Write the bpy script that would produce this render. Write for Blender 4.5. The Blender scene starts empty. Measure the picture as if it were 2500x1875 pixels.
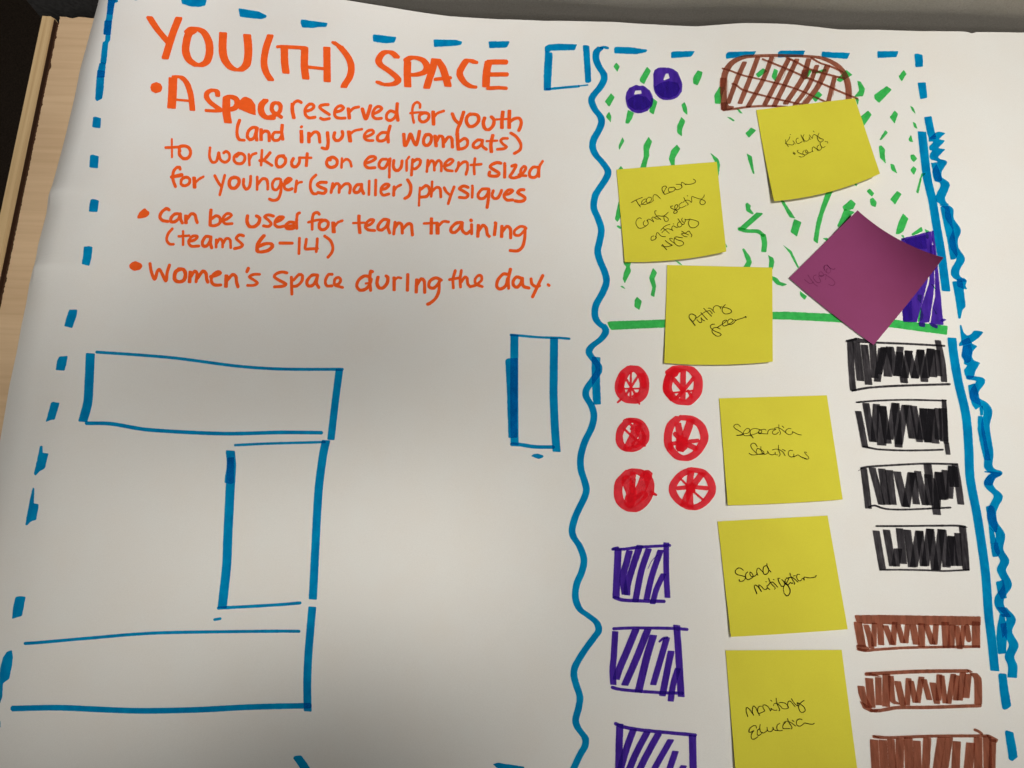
import bpy, math, random
import numpy as np
from mathutils import Vector, geometry

S = bpy.context.scene
COL = S.collection

WORLD_STRENGTH = 0.02
WARM = (1, 0.965, 0.905); COOL = (1, 0.97, 0.955)     # whiter tint for the added spots aimed at the far side
# made-up spot lamps that shape pools of light on the paper: where each beam lands on the table (x, y), cone in degrees, watts
POOL_SPOTS = [(-0.096, -0.067, 14.2, 20.1), (0.17, 0.19, 24.1, 23.8), (-0.338, 0.565, 34.7, 51.5), (-0.302, 0.509, 48.2, 29.1), (0.548, 0.08, 41.0, 66.0), (-0.288, -0.142, 12.3, 39.8), (0.121, -0.169, 15.2, 24.5), (0.008, 0.215, 16.0, 22.5), (0.186, -0.16, 23.5, 16.8), (-0.375, 0.054, 8.0, 32.2), (-0.198, -0.126, 10.1, 9.2), (-0.224, 0.145, 12.0, 29.9), (0.058, 0.047, 11.0, 10.0), (-0.075, -0.108, 8.0, 37.9)]

# ---------------------------------------------------------------- camera
PITCH = math.radians(14.0)
FPX = 1887.0                      # focal length in pixels of the 2500 px wide photograph
CAM = np.array([0.0, -0.54 * math.sin(PITCH), 0.54 * math.cos(PITCH)])
cd = bpy.data.cameras.new('camera'); cam = bpy.data.objects.new('camera', cd); COL.objects.link(cam)
cd.sensor_width = 36.0; cd.sensor_fit = 'HORIZONTAL'; cd.lens = FPX / 2500.0 * 36.0
cd.clip_start = 0.01; cd.clip_end = 50.0
cam.location = CAM; cam.rotation_euler = (PITCH, 0, 0)
S.camera = cam

# ---------------------------------------------------------------- world and lamps
w = bpy.data.worlds.new('World'); S.world = w; w.use_nodes = True
bg = w.node_tree.nodes['Background']
bg.inputs['Color'].default_value = (1.0, 0.97, 0.92, 1); bg.inputs['Strength'].default_value = WORLD_STRENGTH
S.view_settings.view_transform = 'Standard'; S.view_settings.look = 'None'
S.view_settings.exposure = 0.0; S.view_settings.gamma = 1.0; S.view_settings.use_curve_mapping = False
S.render.engine = 'CYCLES'
S.cycles.transparent_max_bounces = 64
S.cycles.max_bounces = 6
S.cycles.use_denoising = True

def area(name, loc, aim, size, power, color=(1, 0.96, 0.9), sizey=None, spread=180):
    l = bpy.data.lights.new(name, 'AREA'); l.energy = power; l.color = color; l.size = size
    if sizey: l.shape = 'RECTANGLE'; l.size_y = sizey
    l.spread = math.radians(spread)
    o = bpy.data.objects.new(name, l); COL.objects.link(o); o.location = loc
    o.rotation_euler = (Vector(aim) - Vector(loc)).to_track_quat('-Z', 'Y').to_euler()
    return o
area('fill_lamp', (0.3, -1.3, 1.7), (0.0, 0.0, 0), 1.0, 8.6, WARM)  # added fill lamp behind the viewer, lifts the partition and the paper
for ax, ay, deg, pw in POOL_SPOTS:
    l = bpy.data.lights.new('pool_spot', 'SPOT'); l.energy = pw; l.color = COOL if ay > 0.3 else WARM
    l.spot_size = math.radians(deg); l.spot_blend = 1.0; l.shadow_soft_size = 0.06
    o = bpy.data.objects.new('pool_spot', l); COL.objects.link(o); o.location = (ax * .3 + .50, ay * .3 - .02, 1.45)
    o.rotation_euler = (Vector((ax, ay, 0)) - o.location).to_track_quat('-Z', 'Y').to_euler()
# ---------------------------------------------------------------- pixel <-> world
CP, SP = math.cos(PITCH), math.sin(PITCH)
def rays(px):
    px = np.asarray(px, float)
    x = (px[:, 0] - 1250.0) / FPX; y = -(px[:, 1] - 937.5) / FPX
    return np.stack([x, y * CP + SP, y * SP - CP], 1)      # Rx(PITCH) applied to (x, y, -1)
def on_plane(px, z):
    d = rays(px); t = (z - CAM[2]) / d[:, 2]
    return CAM + d * t[:, None]
def on_surface(px, fn, off=0.0):
    z = np.zeros(len(px))
    for _ in range(9):
        p = on_plane(px, z); z = 0.5 * z + 0.5 * (fn(p[:, 0], p[:, 1]) + off)
    p = on_plane(px, z); p[:, 2] = fn(p[:, 0], p[:, 1]) + off
    return p

# outline of the paper as photographed (pixels), laid out on the table
LEFT_PX = np.array([(248, -12), (244.5, 0), (231, 43), (213, 105), (195, 170), (181, 240), (155.5, 347), (133, 430), (119, 481), (112, 524), (92, 600),
                    (84, 650), (79, 668), (70.5, 696), (63.5, 740), (52, 793), (40, 860), (22, 943), (5, 1045), (-12, 1140), (-60, 1400), (-110, 1700), (-150, 1960)], float)
TOP_PX = np.array([(248, -12), (500, -10), (700, -6), (772, 0), (801, 5.4), (881, 17), (975, 29), (1098, 46), (1217, 57), (1329, 62), (1420, 60), (1500, 58.6), (1600, 64), (1700, 72),
                   (1808, 68), (1917, 70.5), (1990, 76), (2044, 81), (2134, 81), (2242, 86), (2345, 87), (2362, 89), (2366, 93), (2371, 88), (2420, 86.5), (2500, 85), (2700, 84)], float)
LW = on_plane(LEFT_PX, 0.0015); TW = on_plane(TOP_PX, 0.0015)
def x_edge(y): return np.interp(y, LW[::-1, 1], LW[::-1, 0])
def y_top(x): return np.interp(x, TW[:, 0], TW[:, 1])
K1 = on_plane([(119, 481)], 0.0)[0, 1]; K2 = on_plane([(80, 662)], 0.0)[0, 1]
def sstep(a, b, v):
    t = np.clip((v - a) / (b - a), 0, 1); return t * t * (3 - 2 * t)
def paper_h(x, y):
    d = np.maximum(x - x_edge(y), 0.0)
    amp = 0.0042 + 0.0052 * sstep(-0.05, 0.22, y) - 0.0010 * sstep(-0.05, -0.25, y)
    curl = np.where(d < 0.02, 1 - (1 - np.minimum(d, .02) / 0.02) ** 2, np.exp(-((d - 0.02) / 0.055) ** 2))
    h = 0.0012 + amp * curl
    for k, a in ((K1, 0.0034), (K2, 0.0040)):
        h = h + a * np.exp(-((y - k) / 0.007) ** 2) * np.exp(-d / 0.022) * np.clip(d / 0.004, 0.25, 1)
    far = sstep(0.0, 0.05, d)
    h = h + far * (0.0011 * (1 + np.sin(x * 17 + y * 9 + 0.6)) + 0.0009 * (1 + np.sin(y * 23 - x * 6 + 2.0)) + 0.0005 * (1 + np.sin(x * 33 - y * 21)))
    t = y_top(x) - y                                         # the top edge lifts and dips a little
    h = h + 0.0012 * np.exp(-np.maximum(t, 0) / 0.02) * (1 + np.sin(x * 38 + 1.0))
    return h

# ---------------------------------------------------------------- objects
def mesh_obj(name, verts, faces, mat, parent=None, smooth=True, uv=None):
    me = bpy.data.meshes.new(name)
    me.from_pydata([tuple(map(float, v)) for v in verts], [], [tuple(map(int, f)) for f in faces])
    me.update()
    if smooth: me.polygons.foreach_set('use_smooth', [True] * len(me.polygons))
    if uv is not None:
        l = me.uv_layers.new(name='UVMap')
        for lp in me.loops: l.data[lp.index].uv = uv[lp.vertex_index]
    me.materials.append(mat)
    o = bpy.data.objects.new(name, me); COL.objects.link(o)
    if parent is not None: o.parent = parent
    return o
def thing(name, label, cat, group=None, loc=(0, 0, 0)):
    o = bpy.data.objects.new(name, None); COL.objects.link(o); o.location = loc
    o['label'] = label; o['category'] = cat
    if group: o['group'] = group
    return o

# ---------------------------------------------------------------- materials
def new_mat(name):
    m = bpy.data.materials.new(name); m.use_nodes = True
    nt = m.node_tree; nt.nodes.clear()
    out = nt.nodes.new('ShaderNodeOutputMaterial')
    return m, nt, out
def node(nt, kind, **kw):
    n = nt.nodes.new(kind)
    for k, v in kw.items():
        if k in n.inputs: n.inputs[k].default_value = v
        else: setattr(n, k, v)
    return n
def noise(nt, scale, detail=3.0, rough=0.55, vec=None):
    n = node(nt, 'ShaderNodeTexNoise', Scale=scale, Detail=detail, Roughness=rough)
    if vec is not None: nt.links.new(vec, n.inputs['Vector'])
    return n
def mapping(nt, scale=(1, 1, 1), rot=(0, 0, 0)):
    g = nt.nodes.new('ShaderNodeNewGeometry'); m = nt.nodes.new('ShaderNodeMapping')
    m.vector_type = 'TEXTURE'; m.inputs['Scale'].default_value = tuple(1.0 / q for q in scale); m.inputs['Rotation'].default_value = rot
    nt.links.new(g.outputs['Position'], m.inputs['Vector'])
    return m.outputs['Vector']
def ramp(nt, fac, stops):
    r = nt.nodes.new('ShaderNodeValToRGB'); e = r.color_ramp.elements
    while len(e) < len(stops): e.new(0.5)
    for q, (p, c) in zip(e, stops): q.position = p; q.color = (*c, 1)
    nt.links.new(fac, r.inputs['Fac']); return r.outputs['Color']
def principled(nt, out, rough=0.7, spec=0.3):
    p = node(nt, 'ShaderNodeBsdfPrincipled', Roughness=rough)
    p.inputs['Specular IOR Level'].default_value = spec
    nt.links.new(p.outputs['BSDF'], out.inputs['Surface']); return p
def bump(nt, p, height, strength, dist):
    b = node(nt, 'ShaderNodeBump', Strength=strength, Distance=dist)
    nt.links.new(height, b.inputs['Height']); nt.links.new(b.outputs['Normal'], p.inputs['Normal'])

def paper_mat(name, c, var=0.03, tint=0.012, rough=0.75, bumpd=0.00012, grain=1800):
    m, nt, out = new_mat(name); p = principled(nt, out, rough, 0.25)
    v = mapping(nt)
    a = noise(nt, 26, 4, .6, v); b = noise(nt, grain, 4, .65, v)
    c = np.array(c)
    lo = c * (1 - var); hi = c * (1 + var)
    col = ramp(nt, a.outputs['Fac'], [(0.3, tuple(lo * np.array([1 + tint, 1, 1 - tint]))), (0.5, tuple(c)), (0.7, tuple(np.minimum(hi * np.array([1 - tint, 1, 1 + tint * .5]), .97)))])
    mx = node(nt, 'ShaderNodeMix', data_type='RGBA', blend_type='MULTIPLY'); mx.inputs['Factor'].default_value = 1.0
    sp = ramp(nt, b.outputs['Fac'], [(0.3, (0.94,) * 3), (0.65, (1.0,) * 3)])
    nt.links.new(col, mx.inputs[6]); nt.links.new(sp, mx.inputs[7]); nt.links.new(mx.outputs[2], p.inputs['Base Color'])
    bump(nt, p, b.outputs['Fac'], 0.35, bumpd)
    return m

def ink_mat(name, op, C, T, mott=0.18, dry=0.0, grain=1.0, streak=(260, 260, 260)):
    """Marker ink: a stain that lets the paper through (crossing strokes get darker) plus a little body of its own."""
    m, nt, out = new_mat(name)
    v = mapping(nt, streak)
    n = noise(nt, grain, 5, .65, v)
    def vary(c, a):
        c = np.array(c); return ramp(nt, n.outputs['Fac'], [(0.32, tuple(np.clip(c * (1 - a), 0, 1))), (0.68, tuple(np.clip(c * (1 + a), 0, 1)))])
    tr = node(nt, 'ShaderNodeBsdfTransparent'); nt.links.new(vary(T, mott), tr.inputs['Color'])
    df = node(nt, 'ShaderNodeBsdfDiffuse', Roughness=0.6); nt.links.new(vary(C, mott * .6), df.inputs['Color'])
    mix = node(nt, 'ShaderNodeMixShader'); mix.inputs['Fac'].default_value = op
    if dry:
        f = noise(nt, 1.0, 4, .7, mapping(nt, (1100, 120, 300)))
        mr = node(nt, 'ShaderNodeMapRange'); mr.inputs[1].default_value = .3; mr.inputs[2].default_value = .7
        mr.inputs[3].default_value = op - dry; mr.inputs[4].default_value = min(op + dry * .5, 1)
        nt.links.new(f.outputs['Fac'], mr.inputs[0]); nt.links.new(mr.outputs[0], mix.inputs['Fac'])
    nt.links.new(tr.outputs[0], mix.inputs[1]); nt.links.new(df.outputs[0], mix.inputs[2])
    nt.links.new(mix.outputs[0], out.inputs['Surface'])
    return m

LONGWAYS = (420, 70, 200)          # the fills were scribbled up and down, so their dry streaks run that way
INK = {
 'blue':   ink_mat('blue_marker', 0.36, (0.0, 0.20, 0.52), (0.05, 0.68, 1.0), .15, streak=(150, 90, 150)),
 'orange': ink_mat('orange_marker', 0.85, (0.97, 0.145, 0.024), (1.0, 0.45, 0.2), .13),
 'green':  ink_mat('green_marker', 0.36, (0.045, 0.50, 0.10), (0.31, 0.91, 0.44), .14),
 'red':    ink_mat('red_marker', 0.60, (0.93, 0.018, 0.034), (1.0, 0.50, 0.56), .14),
 'violet': ink_mat('violet_marker', 0.5, (0.055, 0.022, 0.33), (0.42, 0.25, 0.92), .2, streak=LONGWAYS),
 'brown':  ink_mat('brown_marker', 0.34, (0.33, 0.10, 0.06), (0.66, 0.405, 0.32), .2, streak=LONGWAYS),
 'black':  ink_mat('black_marker', 0.70, (0.019, 0.018, 0.021), (0.58, 0.56, 0.60), .3, dry=.16, streak=LONGWAYS),
 'pen':    ink_mat('black_pen', 0.8, (0.022, 0.015, 0.01), (0.4, 0.35, 0.3), .2),
 'faint':  ink_mat('faint_pen', 0.20, (0.06, 0.015, 0.05), (0.88, 0.78, 0.85), .2),
}

# ---------------------------------------------------------------- pen strokes -> meshes lying on a surface
RND = random.Random(7)
def catmull(P, step):
    P = [np.array(p, float) for p in P]
    if len(P) == 1: return [P[0], P[0] + np.array([0.3, 0.0])]
    Q = [2 * P[0] - P[1]] + P + [2 * P[-1] - P[-2]]
    out = []
    for i in range(1, len(Q) - 2):
        a, b, c, d = Q[i - 1], Q[i], Q[i + 1], Q[i + 2]
        n = max(1, int(np.linalg.norm(c - b) / step + 0.5))
        # centripetal-like tension keeps hooks from overshooting
        m1 = (c - a) * 0.5; m2 = (d - b) * 0.5; L = np.linalg.norm(c - b)
        for m in (m1, m2):
            q = np.linalg.norm(m)
            if q > L: m *= L / q
        for k in range(n):
            t = k / n; t2 = t * t; t3 = t2 * t
            out.append((2 * t3 - 3 * t2 + 1) * b + (t3 - 2 * t2 + t) * m1 + (-2 * t3 + 3 * t2) * c + (t3 - t2) * m2)
    out.append(P[-1]); return out
def hull(pts):
    pts = sorted(set((round(float(x), 4), round(float(y), 4)) for x, y in pts))
    if len(pts) < 3: return pts
    def half(seq):
        h = []
        for p in seq:
            while len(h) > 1 and (h[-1][0] - h[-2][0]) * (p[1] - h[-2][1]) - (h[-1][1] - h[-2][1]) * (p[0] - h[-2][0]) <= 0: h.pop()
            h.append(p)
        return h
    a = half(pts); b = half(pts[::-1]); return a[:-1] + b[:-1]
def nib(w, h, ang=0.0):
    if h is None:
        n = 8; return np.array([(w / 2 * math.cos(2 * math.pi * (k + .5) / n), w / 2 * math.sin(2 * math.pi * (k + .5) / n)) for k in range(n)]) * 1.03
    r = 0.28 * min(w, h)
    q = [(-w / 2 + r, -h / 2), (w / 2 - r, -h / 2), (w / 2, -h / 2 + r), (w / 2, h / 2 - r), (w / 2 - r, h / 2), (-w / 2 + r, h / 2), (-w / 2, h / 2 - r), (-w / 2, -h / 2 + r)]
    c, s = math.cos(ang), math.sin(ang)
    return np.array([(x * c - y * s, x * s + y * c) for x, y in q])
def ragged(poly, step=4.0, amp=0.4):
    out = []; n = len(poly)
    for i in range(n):
        a = np.array(poly[i]); b = np.array(poly[(i + 1) % n]); L = np.linalg.norm(b - a); k = max(1, int(L / step))
        for j in range(k):
            p = a + (b - a) * j / k
            out.append(p + np.array([RND.gauss(0, amp * .55), RND.gauss(0, amp * .55)]) * (1.0 if j else 0.4))
    return out
def soften(poly, r=1.6):
    """Round the corners of a filled outline a little, as wet ink does."""
    out = []; n = len(poly); P = [np.array(p, float) for p in poly]
    for i in range(n):
        a, b, c = P[i - 1], P[i], P[(i + 1) % n]
        la, lc = np.linalg.norm(a - b), np.linalg.norm(c - b)
        if la < 1e-6 or lc < 1e-6: continue
        out.append(b + (a - b) / la * min(r, la * .3)); out.append(b + (c - b) / lc * min(r, lc * .3))
    return out
def fill(polys, extra=()):
    """Union of (overlapping) polygons in pixel space -> points, triangles."""
    verts, faces = [], []
    for p in polys:
        if len(p) < 3: continue
        i0 = len(verts); verts += [Vector((float(q[0]), float(q[1]))) for q in p]; faces.append(list(range(i0, len(verts))))
    verts += [Vector(q) for q in extra]
    vo, eo, fo, ov, oe, of = geometry.delaunay_2d_cdt(verts, [], faces, 0, 1e-3, True)
    keep = [f for f, o in zip(fo, of) if len(o)]
    used = sorted(set(i for f in keep for i in f)); ix = {v: i for i, v in enumerate(used)}
    return np.array([tuple(vo[i]) for i in used]).reshape(-1, 2), [[ix[i] for i in f] for f in keep]
def parse_pts(t): return [tuple(map(float, q.split(','))) for q in t.split()]
def to_px(crop, P):
    x0, y0, k = CROPS[crop]; return [(x0 + a * k, y0 + b * k) for a, b in P]
def strokes(data):
    """All strokes of a drawing; a line starting with + carries the stroke before it on (traced on another enlargement)."""
    out = []
    for crop, text in data:
        for line in text.strip().splitlines():
            if line[0] == '+': out[-1][2].extend(to_px(crop, parse_pts(line[1:])))
            else: out.append([line, crop, []])
    return out
def stroke_shape(line, crop, more=(), inner=9.0, jitter=None):
    x0, y0, k = CROPS[crop]
    tr = lambda P: to_px(crop, P)
    head, rest = line.split(None, 1)
    if head in 'ph':
        if head == 'h':
            a, b = rest.split('|'); A = np.array(tr(parse_pts(a))); B = np.array(tr(parse_pts(b))); c = B.mean(0)
            def radial(P, n=40):
                th = np.arctan2(P[:, 1] - c[1], P[:, 0] - c[0]); out = []
                for q in range(n):
                    t = -math.pi + 2 * math.pi * q / n; d = np.array([math.cos(t), math.sin(t)]); best = 0
                    for i in range(len(P)):
                        p, r = P[i] - c, P[(i + 1) % len(P)] - P[i]; den = d[0] * -r[1] + d[1] * r[0]
                        if abs(den) < 1e-9: continue
                        s = (p[0] * -r[1] + p[1] * r[0]) / den; u = (d[0] * p[1] - d[1] * p[0]) / den
                        if 0 <= u <= 1 and s > best: best = s
                    out.append(c + d * best)
                return out
            o, i = radial(A), radial(B); n = len(o)
            o = [q + np.array([RND.gauss(0, .35), RND.gauss(0, .35)]) for q in o]
            polys = [[o[j], o[(j + 1) % n], i[(j + 1) % n], i[j]] for j in range(n)]
            lo, hi = A.min(0), A.max(0)
        else:
            P = tr(parse_pts(rest)); polys = [ragged(soften(P))]
            lo, hi = np.min(P, 0), np.max(P, 0)
        extra = [(x, y) for x in np.arange(lo[0] + 2, hi[0], inner) for y in np.arange(lo[1] + 2, hi[1], inner)]
        return fill(polys, extra)
    w, h = (float(head), None) if 'x' not in head else tuple(map(float, head.split('x')))
    w *= k; h = None if h is None else h * k
    size = w if h is None else max(w, h)
    N = nib(w, h, math.radians(4) if h else 0)
    P = catmull(tr(parse_pts(rest)) + list(more), max(2.0, min(4.0, size * .5)))
    jit = min(0.06, 0.22 / size) if size > 4 else 0.02
    nibs = [p + N * (1 + RND.gauss(0, jit)) for p in P]
    return fill([hull(np.vstack([nibs[i], nibs[i + 1]])) for i in range(len(nibs) - 1)])
LEVEL = [0]
def ink_obj(name, data, mat, parent, surf, label=None, base=None, lift=0.00001, levels=8):
    V, F = [], []
    if base is None: base = {INK['green']: 0.00018, INK['blue']: 0.00027}.get(mat, 0.00036)
    for line, crop, more in strokes(data):
        p, f = stroke_shape(line, crop, more)
        if not len(f): continue
        LEVEL[0] = (LEVEL[0] + 1) % levels
        w = on_surface(p, surf, base + lift * LEVEL[0]); i0 = len(V)
        V += list(w); F += [[i + i0 for i in t][::-1] for t in f]
    if not F: return None
    o = mesh_obj(name, V, F, mat, parent, smooth=False)
    me = o.data                                             # all faces look up
    flip = [p.index for p in me.polygons if p.normal.z < 0]
    if len(flip) > len(me.polygons) / 2: me.flip_normals()
    if label: o['label'] = label
    return o
def ink_each(name, data, mat, parent, surf, **kw):
    for crop, text in data:
        for line in text.strip().splitlines(): ink_obj(name, [(crop, line)], mat, parent, surf, **kw)
# ---------------------------------------------------------------- marker strokes
# Every drawing is a list of strokes: "round width", "flat nib WxH" or "p" (filled outline), then the way the pen went.
CROPS = {
 'A': (340, 20, .23508), 'B': (840, 60, .23508), 'C': (340, 390, .23508), 'D': (840, 390, .23508),
 'Z': (0, 0, .36166), 'Y': (0, 600, .36166), 'X': (0, 1200, .36166), 'R': (1700, 0, .36166),
 'F': (1300, 80, .23508), 'G': (1420, 420, .23508), 'H': (1920, 420, .23508), 'E': (1200, 780, .23508),
 'Q': (1480, 860, .23508), 'P': (1980, 790, .23508), 'K': (1980, 1110, .23508), 'M': (1380, 1160, .23508),
 'N': (1380, 1485, .23508), 'J': (1980, 1485, .23508), 'L': (680, 1485, .23508), 'W': (0, 0, .14467),
 'O': (1740, 110, .18083), 'V': (2100, 320, .1085), 'T': (0, 0, 1.1302), 'I': (0, 0, 1.0),
 'yo': (1950, 630, .08661), 't1': (1530, 430, .15760), 't2': (1540, 520, .14184), 'sp': (1780, 1020, .16535),
 'kk': (1890, 290, .07233), 'pg': (1660, 720, .09042), 'sm': (1780, 1340, .1085), 'me': (1800, 1680, .09946),
}
TITLE = [('A', '''
70x34 108,98 185,215 300,352
76x30 410,104 345,270 270,515
80x34 560,238 510,275 482,400 487,470 520,540 590,587 640,590 700,555 728,470 730,400 715,330 670,250 600,213 545,213 505,245
84x28 870,262 866,440 890,540 950,615 1010,640 1050,640 1110,590 1130,500 1132,400 1120,282
72x28 1360,285 1315,420 1295,560 1315,660 1365,742
30 1435,400 1485,396
70x38 1490,400 1690,410 1722,418
78x24 1507,420 1510,560 1524,668
78x24 1718,432 1715,600 1730,728
30x32 1690,598 1720,606 1935,630
76x24 1948,412 1950,600 1952,755
52x26 2020,355 2085,400
72x26 2085,400 2150,480 2192,560 2202,640 2182,720 2140,785 2125,815
'''), ('B', '''
70x34 545,335 510,300 460,282 400,300 358,370 380,420 460,475 540,540 562,580 520,615 440,625
50x30 450,625 400,618 350,597
78x22 660,390 657,500 662,640
70x36 650,368 690,345 740,342 820,370 860,430 840,490 760,518 700,522
74x24 940,362 920,460 880,580 858,655
78x24 970,365 1020,440 1060,560 1080,635
40x34 950,568 1100,552
70x32 1360,392 1310,372 1270,376 1205,480 1205,530 1250,600 1310,640 1350,648
80x24 1500,390 1480,500 1474,640
60x52 1500,392 1560,388 1675,388
46x44 1490,518 1690,516
50x36 1500,662 1600,655 1675,660
'''),]
LINES = {}
LINES['A space reserved for youth'] = [('A', '''
p 178,765 225,785 242,825 225,868 165,882 125,860 113,818 130,782
92x20 350,728 345,880 335,1032
60x28 365,712 430,714 490,770 530,880 545,980 552,1052
26 390,950 520,962
55x32 815,905 808,865 765,850 710,872 698,920 735,975 800,1025 842,1058 780,1066 705,1062
84x20 905,942 905,1080 922,1185
60x40 895,935 950,918 1005,942 1018,985 1000,1030 950,1052
p 1040,960 1075,925 1110,918 1165,943 1205,1000 1212,1112 1150,1095 1085,1068 1030,1045 1020,1000
68x36 1310,958 1272,1000 1264,1060 1290,1115 1345,1142 1385,1138
44x34 1400,1095 1375,1045 1390,992 1435,982 1466,1010 1460,1070 1410,1112 1350,1130
40 1415,1090 1475,1130
40x26 1590,995 1590,1060 1605,1138
32 1590,1020 1612,978 1650,962 1682,978
32 1735,1068 1790,1052 1815,1018 1790,994 1755,1004 1722,1052 1726,1104 1762,1138 1825,1132
32 1962,1000 1920,1002 1872,1020 1900,1055 1960,1094 1975,1104
30 1882,1142 1915,1155 1975,1145
32 2040,1078 2095,1062 2122,1034 2092,1012 2050,1032 2028,1082 2040,1128 2085,1142 2138,1140
'''), ('B', '''
38x26 45,872 55,972
30 60,905 100,867 152,855
38x30 190,875 205,930 226,980 252,920 275,842
32 305,928 360,902 392,872 362,850 325,866 300,910 300,952 332,976 388,973
32 530,912 482,896 445,930 443,980 480,996 522,970 545,930
36x28 553,820 548,910 560,995
28 788,862 788,826 760,806 725,828 710,880 712,950 726,1018
26 688,920 760,912 830,912
34 832,915 787,940 785,990 822,1012 870,985 882,935 850,917 800,918
40x26 925,905 930,1036
28 932,965 968,922 1036,896
36x28 1125,925 1150,985 1200,1035
36x28 1242,908 1208,1020 1182,1080 1172,1145
36x32 1312,928 1277,960 1272,1010 1302,1057 1352,1050 1397,1000 1390,945 1340,928 1300,935
36x30 1460,970 1446,1020 1462,1078 1502,1092 1547,1050 1557,990 1530,958
40x24 1650,905 1640,1000 1640,1072
24 1580,985 1700,980
40x24 1718,895 1715,990 1715,1072
34x30 1720,1012 1770,977 1818,972 1840,1010 1832,1060 1815,1100
'''),]
LINES['(and injured wombats)'] = [('A', '''
34x28 1042,1162 1020,1230 1016,1310 1037,1362 1090,1370
34 1220,1242 1182,1237 1137,1270 1122,1330 1152,1365 1195,1340 1217,1260
36x26 1225,1245 1215,1310 1220,1370
38x24 1265,1258 1265,1366
34x30 1268,1305 1305,1275 1345,1292 1350,1375
32 1460,1288 1402,1292 1382,1340 1402,1372 1450,1365 1480,1320
36x26 1485,1214 1480,1290 1490,1362
40x22 1683,1275 1687,1392
p 1685,1210 1706,1228 1686,1254 1662,1234
38x24 1762,1295 1762,1392
34x30 1768,1335 1820,1285 1863,1302 1875,1390
36x28 1955,1292 1962,1400 1947,1460 1900,1450
34x30 2030,1292 2020,1340 2047,1375 2092,1360 2115,1312 2108,1280
'''), ('B', '''
42x24 50,1112 64,1212
28 60,1140 110,1102 185,1086
30 212,1168 265,1152 308,1122 290,1094 240,1108 210,1150 215,1185 252,1203 300,1203
32 440,1122 392,1122 350,1160 350,1200 387,1210 432,1190 452,1150
34x26 478,1052 460,1120 456,1160 460,1222
36x28 620,1138 632,1258 667,1200 690,1134 717,1200 747,1250 770,1180 783,1108
34x32 852,1142 827,1190 832,1242 867,1255 900,1220 907,1162 877,1140 842,1152
36x24 945,1155 956,1262
34x28 962,1212 992,1155 1025,1172 1032,1268
34x28 1042,1222 1085,1165 1118,1182 1126,1272
38x24 1178,1130 1180,1220 1188,1298
32 1202,1212 1250,1182 1283,1207 1275,1260 1232,1288 1190,1290
32 1430,1202 1392,1197 1347,1235 1342,1268 1380,1280 1425,1247 1438,1202 1436,1260 1478,1295
38x24 1545,1148 1525,1240 1530,1322
24 1482,1210 1590,1205
30 1698,1182 1652,1182 1627,1205 1650,1240 1688,1270 1660,1288 1592,1295
32x28 1732,1126 1790,1165 1835,1240 1827,1300 1770,1338
'''),]
LINES['to workout on equipment sized'] = [('A', '''
24 338,1360 340,1548
30 275,1448 420,1440
34 422,1485 417,1442 470,1430 518,1452 533,1505 508,1553 457,1560 417,1520 416,1478
30 735,1450 730,1540 757,1598 802,1588 825,1500 842,1570 890,1600 933,1570 934,1512 902,1487 877,1502
32 1012,1540 1050,1507 1093,1532 1093,1580 1060,1613 1007,1608 982,1570 992,1532 1032,1505
28 1138,1518 1145,1628
28 1145,1570 1172,1522 1214,1506
30 1275,1475 1265,1630
34 1358,1502 1290,1580 1252,1582
30 1290,1575 1378,1632
34 1500,1532 1442,1542 1422,1590 1432,1640 1472,1648 1513,1610 1518,1562 1482,1532
34 1600,1562 1582,1600 1592,1640 1632,1645 1663,1600 1665,1558
34x26 1745,1508 1735,1636
28 1662,1552 1785,1553
34 1985,1576 1962,1566 2010,1547 2053,1577 2048,1630 2000,1653 1957,1638 1945,1600 1962,1562
28 2105,1560 2100,1655
28 2105,1602 2150,1568 2188,1590 2203,1642
'''), ('B', '''
32 225,1440 280,1422 328,1392 310,1370 262,1377 222,1420 217,1460 252,1488 320,1486
32 440,1398 392,1402 362,1450 377,1488 420,1490 453,1440 465,1402
30 480,1392 472,1480 470,1585
34 517,1412 512,1470 527,1508 560,1515 593,1480 603,1416
30 650,1412 650,1516
26 675,1374 662,1392
32 712,1402 705,1490 700,1562
32 722,1422 760,1398 793,1412 783,1460 740,1498 712,1495
30 870,1410 860,1526
30 872,1468 905,1412 933,1432 938,1512
30 940,1470 975,1412 1008,1432 1010,1520
30 1040,1470 1100,1450 1133,1412 1105,1397 1065,1422 1042,1465 1062,1508 1125,1520
30 1190,1432 1184,1480 1162,1522
30 1192,1468 1240,1427 1278,1432 1283,1490 1266,1556
30 1360,1392 1350,1470 1354,1552
28 1316,1458 1425,1450
34 1628,1440 1590,1432 1532,1456 1517,1480 1560,1510 1608,1540 1600,1568 1560,1575 1507,1565 1512,1532
34x26 1670,1462 1668,1586
p 1665,1422 1690,1440 1672,1462 1648,1448
32 1742,1470 1788,1460 1747,1540 1722,1578 1760,1593 1830,1575
30 1815,1560 1860,1540 1888,1490 1870,1472 1840,1500 1838,1560 1890,1570
32 2010,1482 1962,1482 1927,1530 1932,1578 1975,1588 2010,1560 2022,1492
28 2062,1420 2032,1470 2026,1530 2025,1578
'''),]
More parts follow.
